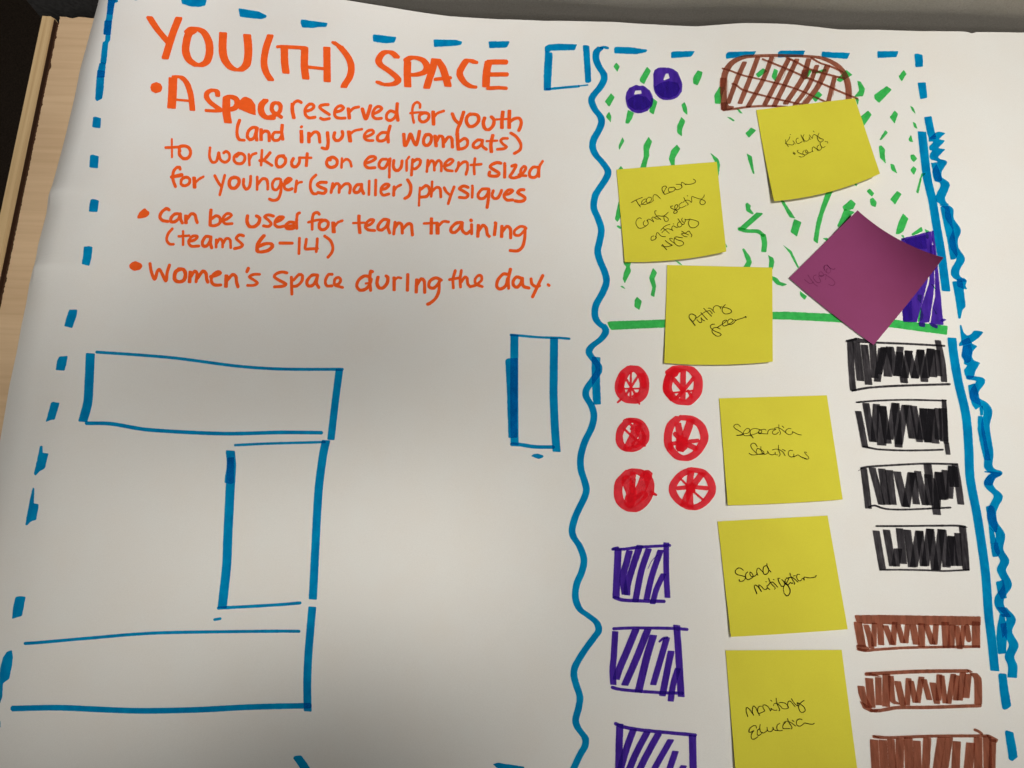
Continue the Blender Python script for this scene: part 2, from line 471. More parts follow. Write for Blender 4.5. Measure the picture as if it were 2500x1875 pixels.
LINES['for younger (smaller) physiques'] = [('C', '''
32 425,98 418,77 387,82 357,120 347,180 357,230 376,278
38 335,180 440,157
32 470,182 437,210 437,255 475,270 518,245 523,200 490,180 452,192
40x26 570,187 575,286
26 580,240 620,202 666,176
30 785,166 815,225 850,275
30 888,162 860,270 836,364
36x32 1000,182 952,195 934,245 952,290 1000,292 1035,242 1030,197 985,180
32 1085,202 1082,260 1107,305 1140,288 1155,230 1157,172
30 1225,180 1224,308
32 1228,258 1280,197 1323,207 1335,260 1334,305
30 1455,197 1412,202 1382,250 1392,303 1430,310 1463,260 1470,204
32 1475,232 1470,330 1442,406 1392,422 1352,408
32 1482,260 1540,237 1578,202 1550,192 1517,220 1507,290 1545,313 1588,300
32 1635,220 1620,332
26 1625,270 1652,240 1688,231
32 1835,158 1787,210 1777,290 1802,348 1840,354
34 1942,235 1882,235 1847,260 1882,285 1938,310 1918,348 1855,340
32 2010,248 1992,340
32 2005,300 2045,247 2078,262 2075,340
32 2085,300 2135,252 2178,252 2193,290 2184,345
'''), ('D', '''
34 165,257 132,262 102,310 112,338 150,335 178,290 182,255 185,310 203,350
30 262,222 258,362
32 330,212 326,366
32 390,310 440,295 468,262 437,252 397,277 382,330 407,368 465,355
34 520,282 515,368
28 520,320 550,282 590,261
34x28 660,208 690,260 693,320 673,375 632,402
26 788,290 782,380 778,474
32 800,305 850,268 878,282 888,330 860,378 800,388
28 915,228 910,330 905,380
32 912,330 960,287 998,302 1005,385
30 1040,290 1060,330 1105,370
30 1143,282 1110,370 1082,456
32 1288,287 1242,272 1197,300 1240,325 1288,360 1268,393 1197,390
30 1335,290 1330,390
p 1332,252 1352,270 1334,290 1314,272
32 1490,302 1432,307 1392,360 1402,398 1450,400 1493,350 1502,304
34 1505,312 1500,400 1486,494
32 1550,322 1537,370 1562,403 1600,393 1633,332 1636,318
32 1660,365 1720,350 1753,322 1720,312 1682,332 1662,380 1692,418 1752,416
34 1868,312 1832,312 1802,340 1840,365 1880,395 1868,423 1820,433 1775,426
'''),]
LINES['can be used for team training'] = [('C', '''
p 60,500 75,520 106,540 104,570 70,598 20,610 -18,612 -22,590 0,545 35,515
34 310,520 282,507 232,545 214,595 242,630 296,640
34 410,562 372,562 332,600 327,640 365,645 410,610 427,562 430,620 448,656
40x26 485,582 485,656
34 490,622 540,562 578,572 590,620 602,652
36x30 745,522 738,600 736,676
32 752,612 800,582 838,605 833,660 780,685 738,680
30 850,640 910,615 958,577 930,557 892,572 867,620 892,663 964,663
36x32 1125,582 1119,640 1142,690 1192,695 1238,660 1250,606 1218,584
32 1393,585 1342,572 1302,592 1340,625 1370,665 1340,693 1290,686
32 1410,650 1470,625 1498,597 1460,592 1422,620 1407,670 1440,698 1510,688
32 1620,655 1562,647 1522,680 1532,713 1590,715 1635,690
28 1540,690 1605,680
32 1665,552 1642,565 1634,640 1636,712
32 1870,567 1850,547 1812,562 1797,620 1796,670 1796,722
28 1755,650 1840,627 1900,622
34 1905,632 1872,660 1872,710 1910,728 1953,700 1963,652 1930,627 1892,635
44x28 2015,655 2020,750
28 2030,690 2062,652 2110,632
'''), ('D', '''
36x26 155,582 155,660 164,758
26 95,658 210,653
32 225,690 280,667 308,627 277,622 237,650 222,700 252,728 318,735
34 458,625 412,620 362,670 352,718 390,730 440,690 465,628 455,700 474,760
34 530,652 516,770
34 525,710 565,657 598,672 605,760
34 610,720 660,667 698,672 705,730 710,780
36x24 908,610 905,766
28 830,662 970,656
44x26 970,665 972,766
30 980,690 1030,642 1086,646
34 1213,650 1162,660 1112,710 1112,748 1150,755 1200,710 1227,652 1227,730 1270,768 1310,740
34 1325,675 1325,768
36 1318,628 1322,632
36x28 1395,680 1389,796
34 1397,740 1440,682 1473,702 1490,780 1508,796
34x26 1575,672 1562,780
32 1570,655 1578,660
36x28 1640,690 1636,798
34 1642,750 1690,692 1728,720 1730,810
30 1880,700 1832,692 1772,735 1772,778 1820,785 1868,740 1890,712
34 1880,720 1875,820 1852,905 1802,945 1725,942
'''),]
LINES['(teams 6-14)'] = [('C', '''
30 343,717 302,765 284,830 312,873 355,878
28 455,744 455,882
28 410,795 518,788
32 515,850 580,830 603,797 560,792 527,820 512,860 542,898 618,895
34 740,802 692,797 657,850 662,893 700,895 733,850 745,802 740,870 752,914
30 800,832 798,906
30 802,870 835,822 863,842 865,906
30 870,870 905,817 943,832 950,912
32 1083,790 1042,780 1007,815 1040,850 1073,885 1050,908 988,923
40x30 1295,788 1260,830 1227,890 1227,948 1260,958 1340,940 1383,900 1368,872 1310,872 1235,902
34 1462,865 1588,866
32 1664,816 1658,974
32 1735,826 1730,870 1724,923 1780,925 1850,922
32 1850,820 1845,880 1838,954
32 1927,793 1985,840 2010,910 1998,965 1960,1012
'''),]
LINES["women's space during the day."] = [('Y', '''
p 915,103 955,120 963,140 945,162 905,170 875,152 871,130 888,112
'''), ('C', '''
34 112,1080 125,1160 160,1240 187,1160 210,1140 240,1190 277,1258 290,1170 314,1094
40x34 430,1134 377,1165 367,1240 410,1268 463,1250 480,1190 460,1142 410,1134
40x26 530,1165 522,1270
34 530,1220 575,1157 600,1180 590,1266
36 605,1230 660,1157 693,1182 700,1240 712,1270
34 740,1215 800,1200 843,1177 820,1162 772,1190 747,1240 762,1288 800,1303 846,1300
42x28 905,1205 900,1316
36 905,1260 970,1192 1003,1212 1010,1270 1025,1318
36 1133,1128 1118,1162
30 1250,1190 1190,1191 1142,1215 1185,1245 1228,1280 1190,1303 1125,1305
32 1533,1175 1482,1165 1422,1185 1402,1215 1450,1250 1523,1290 1490,1313 1405,1320
34 1580,1222 1585,1394
32 1602,1250 1660,1192 1693,1202 1688,1260 1640,1308 1592,1315
34 1845,1197 1792,1200 1742,1260 1752,1308 1800,1305 1838,1250 1852,1200 1840,1280 1864,1326
32 2003,1190 1962,1195 1932,1260 1947,1308 2000,1310
30 2025,1290 2032,1240 2070,1222 2093,1250 2070,1290 2030,1300 2060,1312 2112,1326
'''), ('D', '''
34 270,1217 212,1207 152,1250 132,1310 162,1353 220,1345 263,1300 282,1240
34 295,1162 277,1157 266,1240 276,1356
24 226,1285 260,1280
36x32 353,1220 342,1280 362,1328 405,1330 448,1280 455,1222 438,1207
36x26 520,1225 520,1352
26 527,1250 560,1222 592,1230
34x28 662,1192 658,1356
36x26 755,1245 749,1376
34 757,1300 800,1237 833,1260 838,1376
34 1010,1250 952,1227 892,1260 882,1318 930,1333 978,1290 992,1262
34 987,1272 985,1360 952,1438 890,1492 868,1500
32 1155,1152 1132,1240 1135,1330
30 1095,1245 1200,1226
32 1218,1150 1205,1240 1210,1322
32 1217,1270 1255,1217 1278,1232 1285,1290 1310,1318
30 1312,1318 1370,1300 1428,1250 1425,1207 1395,1202 1362,1240 1370,1290 1436,1318
34 1698,1190 1652,1187 1597,1250 1587,1318 1620,1343 1678,1310 1700,1232
34 1728,1138 1707,1240 1710,1334
34 1838,1230 1792,1217 1757,1260 1762,1308 1800,1323 1838,1280 1852,1232 1860,1310 1920,1332
32 1942,1236 1952,1290 1995,1318 2030,1308
34 2063,1204 2012,1310 1958,1424
30 2118,1297 2130,1306
'''),]
# ---------------------------------------------------------------- blue plan lines
DASHES = [('Z', '''
p 1218,-25 1400,-25 1392,15 1385,38 1340,47 1280,42 1228,25
p 652,518 704,512 700,600 690,665 655,684 642,668
p 628,792 640,787 682,797 678,866 622,858
p 608,1048 625,1043 667,1054 662,1136 603,1130
p 610,1348 625,1342 668,1354 658,1431 598,1428
'''), ('W', '''
p 1828,-60 2000,-60 1992,10 1985,35 1935,50 1890,380 1775,370 1800,230
p 1762,345 1893,340 1870,592 1800,590 1742,582
p 1780,588 1868,588 1860,680 1830,715 1792,1078 1692,1060 1732,712 1772,690
p 1780,350 1890,350 1868,592 1745,582
p 1640,1180 1775,1190 1765,1308 1630,1305
p 1828,-60 1995,-60 1935,50 1905,250 1800,240
p 1675,1068 1720,1050 1788,1070 1772,1240 1765,1310 1628,1305
'''), ('A', '''
p 1030,3 1050,2 1240,33 1325,75 1318,98 1262,113 1180,105 1045,88
p 1680,117 1700,118 1958,153 1944,194 1860,195 1800,205 1690,198 1674,150
'''), ('B', '''
p 300,102 318,101 543,128 540,150 522,188 440,194 303,178 297,125
p 928,157 945,154 1165,158 1228,178 1218,208 1170,218 935,233
p 1500,174 1720,172 1712,200 1690,238 1508,244
'''), ('F', '''
p 848,160 862,145 1000,148 1195,175 1182,202 1080,222 850,213
p 1438,205 1460,193 1688,190 1650,248 1440,263
'''), ('R', '''
p 199,365 215,350 405,345 385,378 200,396
p 551,352 572,341 736,341 720,380 550,389
p 848,348 1040,357 1020,397 845,385
p 1222,345 1365,345 1352,385 1224,391
p 1473,362 1500,363 1528,370 1531,450 1480,453
p 1494,557 1550,555 1559,660 1512,669
p 1538,790 1588,783 1604,860 1622,938 1572,942 1558,900
'''), ('Y', '''
p 565,5 600,2 626,8 618,80 603,136 551,124 562,60
p 468,430 522,431 518,470 488,556 433,543 450,480
p 400,748 457,743 450,790 436,844 375,839 385,775
p 345,1058 360,1053 403,1060 370,1174 345,1175 308,1190
p 270,1350 288,1350 288,1398 328,1402 303,1503 268,1522 240,1553 228,1540 258,1410
'''), ('X', '''
p 222,-30 233,-20 228,80 262,86 245,190 205,205 182,230 170,225 200,60
p 105,712 135,706 174,711 148,840 115,850 80,860 90,770
p 0,1195 20,1120 45,1082 80,1070 88,1120 78,1190 62,1265 20,1295 15,1390 -10,1450
p -12,1545 2,1548 3,1592 -12,1605
'''), ('J', '''
p 1945,690 1960,675 2030,682 2050,830 2081,1012 2050,1040 2007,1057 1985,1038 1960,850
p 2015,1285 2025,1265 2103,1290 2130,1430 2148,1545 2090,1590 2055,1570
'''), ('L', '''
p 150,1555 165,1535 235,1528 290,1600 350,1700 250,1700
'''), ('I', '''
p 1203,1866 1215,1862 1280,1872 1280,1888 1230,1888
'''),]
WAVY = [('F', '''
40x24 775,158 745,149 720,155
70x34 700,162 665,200 660,270 690,350 740,430 742,490 700,570 640,640 613,700 645,790 705,870 718,930 690,1010 640,1100 624,1180 655,1265 725,1345 785,1440 760,1520 680,1640
'''), ('G', '+ 140,250 126,370 170,480 205,600 187,720 167,820 190,920 240,1040 258,1140 220,1250 150,1380 137,1480 165,1555 230,1610'),
 ('E', '+ 1160,62 1188,122 1140,200 1040,280 1012,340 1055,410 1110,480 1112,540 1050,630 985,730 983,800 1040,900 1064,1000 1040,1120 965,1280 926,1430 930,1560'),
 ('M', '+ 200,60 220,150 200,230 110,420 72,560 85,640 150,740 195,880 170,1010 120,1130 106,1270 150,1390 240,1460 325,1530'),
 ('N', '+ 348,230 310,290 200,440 105,600 90,690 115,800 153,920 140,1030 108,1160 130,1240 208,1350 205,1430 150,1530 75,1690')]
WAVYBAR = [('E', 'p 1040,388 1085,386 1132,393 1128,600 1137,882 1058,886 1048,760 1040,600')]
TOPBOX = [('F', '''
p 130,195 205,205 210,250 192,575 190,600 117,600 118,400
p 128,145 170,120 300,114 465,120 440,180 300,182 190,186 182,200 128,202
p 522,130 560,127 590,136 605,350 611,508 580,523 548,515 535,300
26 150,586 350,566 480,555
20x14 480,553 570,542
''')]
ROWBOX = [('Y', '''
62x14 610,732 600,950 592,1060 560,1182
22x20 655,718 950,738 1200,760 1600,812 1900,832 2310,834
26 585,1198 750,1202 1000,1242 1500,1268 1900,1260 2168,1262
'''), ('T', '16x5 733,800 724,870 715,948')]
DESKBOX = [('Y', '''
18 1588,1346 1800,1336 2190,1325
p 1535,1430 1580,1425 1580,1600 1560,1610 1515,1600 1518,1565 1530,1500
'''), ('X', '''
62x14 1555,-270 1563,-180 1558,-80 1553,0 1537,330 1530,500 1500,780
22 1475,787 1700,775 1900,763 2025,752
56x14 2200,-340 2180,-240 2150,0 2128,400 2112,722
''')]
FLOORBOX = [('X', '''
22 170,1026 260,1020 600,990 1000,958 1400,948 1900,943 2018,944
54x14 2108,784 2082,1100 2074,1300 2077,1478
40 90,1465 400,1460 900,1480 1300,1475 1700,1455 2085,1446
''')]
TICKS = [('X', '18 1448,865 1487,858'), ('E', 'p 408,1420 435,1398 480,1392 540,1412 540,1430 490,1450'),
         ('Z', 'p 898,-12 935,-12 930,0 912,3')]
SIDEBOX = [('E', '''
84x14 238,160 236,700 240,1296
p 143,420 165,405 275,400 270,1000 270,1228 175,1230 158,700
26 200,160 300,168 500,185 700,191 808,200
84x14 650,200 646,600 645,800 660,1150 676,1368
40 212,1296 300,1300 450,1322 640,1325
''')]
LONGBAR = [('I', '21x4 2251,323 2264,434 2277,491 2287,552 2298.5,620 2310,709')]
LONGBAR2 = [('P', '94x14 1465,154 1480,300 1530,600 1610,950 1640,1300'), ('K', '+ 1655,250 1730,650 1810,1200'), ('J', '+ 1846,64 1880,350 1910,645')]
ZIGZAG = [('V', '''
p 1720,20 1780,10 1925,45 1770,185 1890,205 1910,220 1760,380 1910,405 1905,430 1755,575 1790,630 1930,660 1965,710 1840,900 1830,1010 1850,1050 1990,1140 2025,1220 1910,1500 1920,1580 2010,1660 1830,1660 1722,1590 1702,1450 1815,1222 1792,1160 1690,1130 1600,740 1590,715 1740,700 1730,680 1590,640 1562,590 1570,500 1632,440 1560,430 1550,345 1652,235 1540,240 1550,160
p 1720,740 1800,920 1850,1100 1820,1130 1690,1140 1640,1020 1625,880
p 1700,30 1715,135 1560,160
'''), ('H', '''
88x14 1640,345 1690,385 1695,480 1768,600 1737,700 1747,790 1810,900 1758,1010 1760,1080 1828,1130
p 1597,365 1625,350 1690,350 1720,500 1740,620 1780,860 1755,905 1705,912 1670,700
p 1723,1135 1830,1128 1842,1208 1862,1400 1830,1430 1810,1522 1787,1524 1758,1330
p 1770,1110 1850,1100 1876,1130 1858,1180 1880,1218 1835,1212 1775,1190
'''), ('P', '''
p 1545,15 1562,12 1585,90 1620,125 1665,108 1690,72 1750,75 1793,88 1740,150 1665,203 1590,225 1540,237 1538,205 1562,180
p 1562,180 1640,140 1670,205 1728,235 1680,290 1672,345 1690,380 1760,408 1710,490 1690,560 1640,580 1600,540 1588,480 1625,435 1590,420 1590,380 1562,340 1570,290 1580,235
p 1580,232 1660,210 1678,290 1660,395 1610,412 1565,330
88x40 1655,560 1765,592 1700,700 1700,780 1800,842 1840,920 1812,1060 1838,1250 1852,1350 1842,1480 1880,1528 1945,1552 1880,1590 1842,1660
p 1630,640 1700,618 1740,720 1770,860 1710,895 1672,840 1645,740
p 1735,958 1782,960 1800,1100 1868,1422 1800,1418 1765,1280 1730,1095
p 1750,870 1785,850 1790,950 1760,960
'''), ('K', '''
96x14 1850,180 1935,195 1870,240 1843,300 1872,355 1945,430 1902,530 1877,600 1890,700 1968,830 1950,980 2013,1100 1978,1200 2040,1350 1962,1480 1960,1570 2030,1680
p 1816,540 1870,523 1900,540 1942,740 1930,810 1895,800 1848,750
p 1845,745 1900,795 1930,915 1866,932
p 1866,930 1940,908 1966,1020 1940,1060 1888,1064
p 1920,1322 2000,1298 2036,1490 1975,1502 1938,1420
'''), ('J', '''
100x14 1985,-5 2078,110 2040,240 2106,380 2062,500 2095,600 2090,715
p 1960,60 2010,60 2040,250 2025,470 1945,478 1925,300 1935,190
p 1965,160 2032,150 2026,270 1990,312
''')]
# ---------------------------------------------------------------- green field
GREENLINE = [('H', 'p -160,1452 0,1450 450,1470 1100,1530 1678,1598 1668,1692 1100,1615 540,1560 0,1532 -160,1531')]
GREENLINE2 = [('G', 'p 265,1560 290,1550 905,1530 905,1613 310,1640 295,1625')]
FLECKS = [('F', '''
p 840,350 870,308 908,350 882,408
p 1113,480 1190,350 1230,395 1160,535 1118,510
p 1665,480 1672,455 1715,390 1768,405 1755,460 1715,548 1670,530
p 750,715 815,625 855,670 797,770
p 762,870 795,818 820,870 812,935
p 1235,670 1258,685 1298,715 1258,850 1212,820
p 990,800 1055,830 1035,890 1000,945 963,940 975,880
p 1548,745 1580,718 1605,775 1610,857 1565,815
p 1545,872 1588,915 1555,1000 1553,1078 1503,1040 1500,975
p 935,1082 955,1125 900,1220 895,1170
p 1205,1078 1243,1130 1210,1220 1215,1275 1195,1330 1175,1425 1110,1425 1155,1290 1152,1170
p 1500,1160 1537,1205 1480,1300 1478,1395 1452,1400 1415,1310 1440,1220
p 1845,1245 1930,1310 1950,1370 1932,1490 1905,1420 1900,1350
p 1940,560 1990,560 1985,610 1950,740 1895,735 1888,650
p 2120,790 2150,795 2185,840 2150,832
p 2015,872 2060,880 2103,910 2085,922
p 885,1425 918,1380 952,1425
'''), ('R', '''
p 330,900 370,860 405,880 355,930
p 340,1035 375,1055 393,1178 380,1170 350,1080
p 400,500 450,460 480,480 420,525
p 525,462 552,475 535,550 508,520
p 712,495 780,465 775,490 740,540
p 795,485 875,463 882,482 800,498
p 780,660 825,615 852,640 805,690
p 945,540 1010,470 1055,505 970,555
p 1365,515 1400,470 1420,500 1387,550
p 1200,640 1285,580 1320,605 1235,695 1205,670
p 1085,545 1110,550 1140,600 1125,650 1065,655 1100,610
p 1070,660 1100,670 1090,712
p 1105,790 1160,745 1185,775 1130,852
p 1305,790 1340,745 1362,770 1340,835
p 1443,712 1465,725 1482,770 1455,745
p 1460,822 1480,830 1495,870 1470,860
p 1432,940 1450,910 1465,960 1440,955
p 1235,945 1275,877 1295,895 1250,945
p 1232,985 1250,980 1275,1010 1272,1040 1280,1105 1240,1065
p 1445,1045 1470,1042 1492,1072 1468,1095 1448,1075
p 1445,1150 1465,1120 1488,1140 1470,1182
p 1308,1105 1335,1110 1357,1172 1320,1150
p 1520,1170 1550,1165 1545,1182 1525,1190 1500,1308 1483,1298
p 1148,1290 1170,1272 1202,1305 1185,1328
p 1172,1345 1190,1332 1220,1365 1210,1400 1178,1385
p 1308,1345 1355,1288 1387,1310 1342,1382
p 1345,1580 1365,1500 1395,1440 1432,1475 1400,1560 1365,1582
p 985,1395 1045,1345 1078,1375 1060,1410 1000,1425
p 1000,1410 1070,1430 1030,1470 960,1535 950,1525
p 1060,1235 1090,1243 1080,1260
p 880,1285 925,1282 860,1440 835,1540 820,1645 790,1625 810,1500 850,1370
p 560,1340 590,1355 640,1430 670,1475 630,1468
p 660,1478 710,1500 680,1598 635,1565
p 850,1610 885,1605 900,1635
p 1450,1580 1520,1530 1530,1560 1460,1592
p 1540,1545 1575,1560 1555,1582
p 1380,1590 1400,1585 1405,1610
'''), ('G', '''
p 385,300 412,460 375,520 345,490
p 360,565 375,550 415,572 408,594
p 435,925 520,925 500,985 515,1025 448,1158 425,1110 440,1040 465,985 440,960
p 398,1185 425,1180 458,1215 425,1205
p 740,995 785,1045 755,1110 775,1180 755,1300 715,1280 735,1200 700,1100
p 575,1293 625,1340 600,1435 548,1400 550,1330
p 1665,800 1685,790 1745,870 1770,935 1745,1000 1670,1000 1715,930
p 1935,860 1990,890 2003,930 1985,1015 1940,1010 1950,920
p 1960,1070 2030,1100 2060,1140 2137,1165 2090,1187 2030,1170 1980,1120
p 2090,755 2180,820 2245,960 2262,1000 2235,985 2160,840
p 965,915 1010,930 1050,972 1018,960
p 1495,738 1515,780 1500,785
70x20 1845,432 1665,590
40 1640,590 1720,612 1830,616 1885,655
56x24 1885,655 1900,740 1892,820
p 1700,330 1720,315 1760,350 1750,380 1790,430 1770,440 1710,405
'''), ('H', '''
p 140,1235 215,1290 190,1330 142,1280
p 1500,1160 1520,1165 1565,1228 1535,1210
p 1365,1270 1410,1275 1395,1365 1360,1320
p 1395,1395 1425,1490 1410,1540 1360,1560 1370,1500
p 1520,1400 1570,1475 1550,1480
p 1445,640 1480,650 1475,695 1450,690
p 1185,690 1240,690 1215,712
''')]
# ---------------------------------------------------------------- violet
BALL1 = [('F', 'h 1000,575 1070,543 1110,548 1150,545 1220,600 1258,680 1245,760 1190,815 1115,843 1040,825 985,770 963,680 975,620 | 1070,600 1128,597 1135,630 1053,643'),
         ('F', 'p 985,700 1040,660 1100,645 1180,665 1230,720 1215,770 1150,800 1060,800 1000,760')]
BALL2 = [('F', 'h 1255,420 1265,390 1310,362 1370,358 1450,370 1510,410 1545,490 1560,540 1550,620 1500,680 1420,702 1340,690 1280,640 1257,570 | 1385,425 1412,422 1425,472 1358,495'),
         ('F', 'p 1270,560 1330,520 1420,500 1510,520 1535,580 1500,650 1420,680 1340,665 1285,620')]
VBOX = [('H', '''
p 1190,690 1340,655 1500,612 1520,700 1490,1000 1470,1120 1420,1330 1355,1560 1215,1555 1205,1430 1300,1000
p 1490,690 1530,900 1540,1150 1522,1320 1485,1560 1380,1572 1400,1400 1450,1250 1485,1150
p 1505,612 1530,607 1560,850 1590,1150 1632,1590 1500,1575 1520,1400 1545,1300 1545,900
p 1205,1430 1300,1330 1310,1540 1215,1558
p 1490,760 1530,755 1560,1000 1500,1060
p 1230,700 1450,650 1460,800 1260,790
p 1370,1560 1445,1570 1440,1612 1380,1602
p 1480,1560 1575,1590 1570,1628 1500,1600
p 1590,1540 1640,1520 1665,1535 1620,1560
'''),]
VSQ1 = [('M', '''
75x14 550,768 540,1000 527,1275
32 495,770 600,770 800,747 1085,731
60x14 1050,706 1050,1000 1062,1268
38 515,1272 600,1297 800,1307 1025,1311
70x18 668,790 640,900 600,1060 620,1235
70x18 775,735 700,960 650,1130 640,1240
66x18 866,770 790,1000 728,1312
64x18 990,785 900,1050 845,1290
60x18 1020,1030 950,1180 908,1330
6 960,830 900,890 860,970
30 500,765 545,755
''')]
VSQ2 = [('N', '''
66x14 520,245 505,500 492,640 500,790
34 505,213 700,205 1100,209 1265,220
72x14 1158,180 1180,500 1205,915
34 490,822 540,838 700,857 1000,877 1215,882
75x18 733,225 640,450 560,640 530,735
75x18 858,222 740,520 620,795
78x18 915,285 850,500 760,870
66x18 1055,310 1000,500 915,790
24 1060,304 1020,312 980,345
70x18 1100,450 1060,650 1010,905
64x18 1170,630 1120,800 1096,960
5 830,690 850,640
''')]
VSQ3 = [('N', '''
74x14 568,1205 560,1450 556,1720
38 525,1200 600,1232 800,1266 1350,1318
76x14 1322,1322 1330,1720
72x18 708,1262 640,1450 560,1720
72x18 850,1290 730,1520 640,1740
74x18 965,1310 850,1520 740,1740
68x18 1095,1370 970,1590 890,1740
68x18 1145,1490 1060,1740
66x18 1230,1640 1180,1740
''')]
# ---------------------------------------------------------------- brown
DOME = [('O', '''
84x36 152,862 150,700 152,500 172,370 260,240 420,162 620,146 880,140 1200,148 1450,168 1600,225 1720,310 1795,430 1832,560 1838,740
30 150,876 300,860 500,832 750,822 1010,835
p 98,440 190,438 165,600 105,705 95,560
p 108,775 200,770 215,820 290,825 285,850 220,882 130,892
64x26 430,235 330,460 210,780
66x26 610,165 500,460 370,782
64x26 798,170 690,450 480,830
66x26 1025,190 890,450 705,800
66x26 1138,195 960,560 830,820
72x26 1300,190 1210,450 985,790
60x26 1408,280 1290,560 1110,810
78x26 1550,285 1420,560 1240,800
62x26 1645,440 1600,620 1562,765
24 132,315 240,345 400,405 700,475 1000,550 1200,620 1400,710 1525,765
26 268,522 320,540 400,600 600,660 900,735 1210,802
26 675,190 800,240 1000,320 1250,430 1500,530 1750,640 1955,722
28 1000,165 1150,240 1300,320 1550,395 1780,450
26 1330,170 1450,240 1600,290 1750,360
p 1205,335 1310,322 1275,450 1235,470 1190,430
p 1335,340 1420,325 1430,360 1345,385
4 205,470 205,600 212,680
4 840,170 820,240
5 1010,260 960,420 900,490
4 1290,640 1240,730 1195,790
4 1660,540 1625,680
'''),]
BBOX1 = [('J', '''
p 452,72 700,68 1765,85 1762,180 1300,178 1000,170 555,165 470,140
88x14 488,150 505,250 530,395
p 470,380 560,380 610,420 560,455 500,440 475,415
30 490,425 570,440 650,432 1000,410 1745,398
86x14 1715,145 1716,405
60x18 575,180 610,300 630,410
56x18 660,160 655,390
66x18 720,175 730,375
62x18 775,185 845,375
60x18 870,150 855,375
56x18 905,175 955,355
56x18 1005,175 985,355
72x18 1060,180 1095,370
72x18 1150,165 1150,395
62x18 1200,180 1265,370
60x18 1300,175 1285,370
80x18 1395,150 1410,405
72x18 1470,180 1455,400
60x18 1515,190 1545,415
54x18 1585,190 1565,390
60 1620,195 1640,325
''')]
BBOX2 = [('J', '''
44x38 580,684 800,672 1150,656 1620,652
p 552,680 620,668 740,715 640,705
p 1610,634 1650,636 1685,665 1640,672
80x18 1690,680 1730,730 1738,860 1738,990
75x18 520,815 545,930 600,1030
p 505,960 560,990 640,1050 700,1050 690,1085 620,1080 540,1040
38 630,1062 720,1062 900,1033 1200,1030 1755,1012
84x18 605,735 630,1025
66x18 700,725 705,1000
84x18 785,690 780,1015
60x18 830,710 850,960 890,990
70x18 900,765 955,1005
60x18 1015,735 1000,1000
60x18 1040,760 1085,975
60x18 1148,720 1110,975
60x18 1175,745 1230,945
66x18 1265,780 1310,985
60x18 1335,695 1325,950
56x18 1360,705 1395,980
60x18 1480,690 1430,985
60x18 1515,705 1505,950
66x18 1580,675 1545,950
72x18 1635,690 1612,925
'''),]
BBOX3 = [('J', '''
34 655,1334 800,1345 1000,1338 1300,1328 1700,1326 1830,1326
p 632,1322 660,1320 740,1350 690,1348
p 1815,1310 1850,1310 1948,1362 1930,1400 1860,1380
86x18 655,1372 675,1720
88x18 745,1375 765,1720
80x18 830,1370 850,1720
88x18 925,1365 920,1720
90x18 1010,1350 1025,1720
84x18 1100,1385 1110,1720
84x18 1208,1355 1190,1720
84x18 1355,1345 1300,1720
80x18 1435,1350 1380,1720
88x18 1515,1390 1500,1720
96x18 1660,1405 1630,1720
90x18 1735,1350 1740,1720
88x18 1830,1340 1840,1720
70x18 1890,1370 1880,1720
28 1702,1262 1740,1278 1775,1304
''')]
# ---------------------------------------------------------------- black
KBOX1 = [('P', '''
66x14 408,185 420,450 438,690
26 372,182 470,160
p 368,180 470,145 570,165 620,205 500,200 440,190
22 600,188 700,198 1000,210 1385,231
64x14 1318,178 1365,400 1384,600
p 412,690 470,680 480,700 425,706
24 430,696 600,666 900,646 1440,629
79x12 470,200 515,590
77x12 555,225 600,630
73x12 640,210 665,560
73x12 735,262 690,598
73x12 760,250 705,520
88x12 795,250 800,545
81x12 820,245 890,540
73x12 928,245 900,540
79x12 920,300 970,612
79x12 1018,285 975,560
79x12 1010,290 1080,565
81x12 1140,275 1085,560
79x12 1140,280 1180,600
81x12 1245,265 1190,560
86x12 1245,270 1270,550
66x12 1310,280 1330,540
''')]
KBOX2 = [('P', '''
66x14 493,915 530,1100 562,1280
20 475,817 700,800 1000,792 1400,800
p 465,818 510,805 530,822 490,828
50x14 1382,795 1395,1000 1405,1240
50x14 1410,1240 1425,1355
20 545,1278 620,1292 700,1306 1000,1318 1370,1310
73x12 570,830 640,1222
73x12 680,840 655,1225
99x12 735,860 735,1260
77x12 745,860 800,1240
77x12 872,830 820,1200
81x12 880,830 912,1280
79x12 980,850 915,1250
90x12 1005,850 1060,1190
73x12 1065,860 1130,1225
79x12 1170,885 1140,1200
79x12 1165,885 1215,1230
75x12 1250,890 1215,1225
81x12 1248,890 1295,1240
75x12 1318,885 1325,1200
88x12 1370,885 1385,1220
''')]
KBOX3 = [('K', '''
70x14 548,145 575,350 598,555
22 520,140 600,125 900,106 1200,93 1520,99
5 490,168 520,152
70x14 1495,105 1530,300 1558,512
20 600,545 660,528 720,548 800,566 1000,570 1450,549
73x12 636,140 735,515
77x12 735,150 790,515
81x12 812,165 850,515
81x12 895,180 980,535
84x12 1045,190 990,540
73x12 1060,190 1095,510
73x12 1108,175 1190,520
84x12 1212,100 1230,240
77x12 1215,210 1230,520
84x12 1250,250 1310,620
77x12 1320,185 1310,560
79x12 1330,185 1370,465
77x12 1395,165 1390,460
77x12 1460,120 1440,450
99x12 1475,130 1490,330
''')]
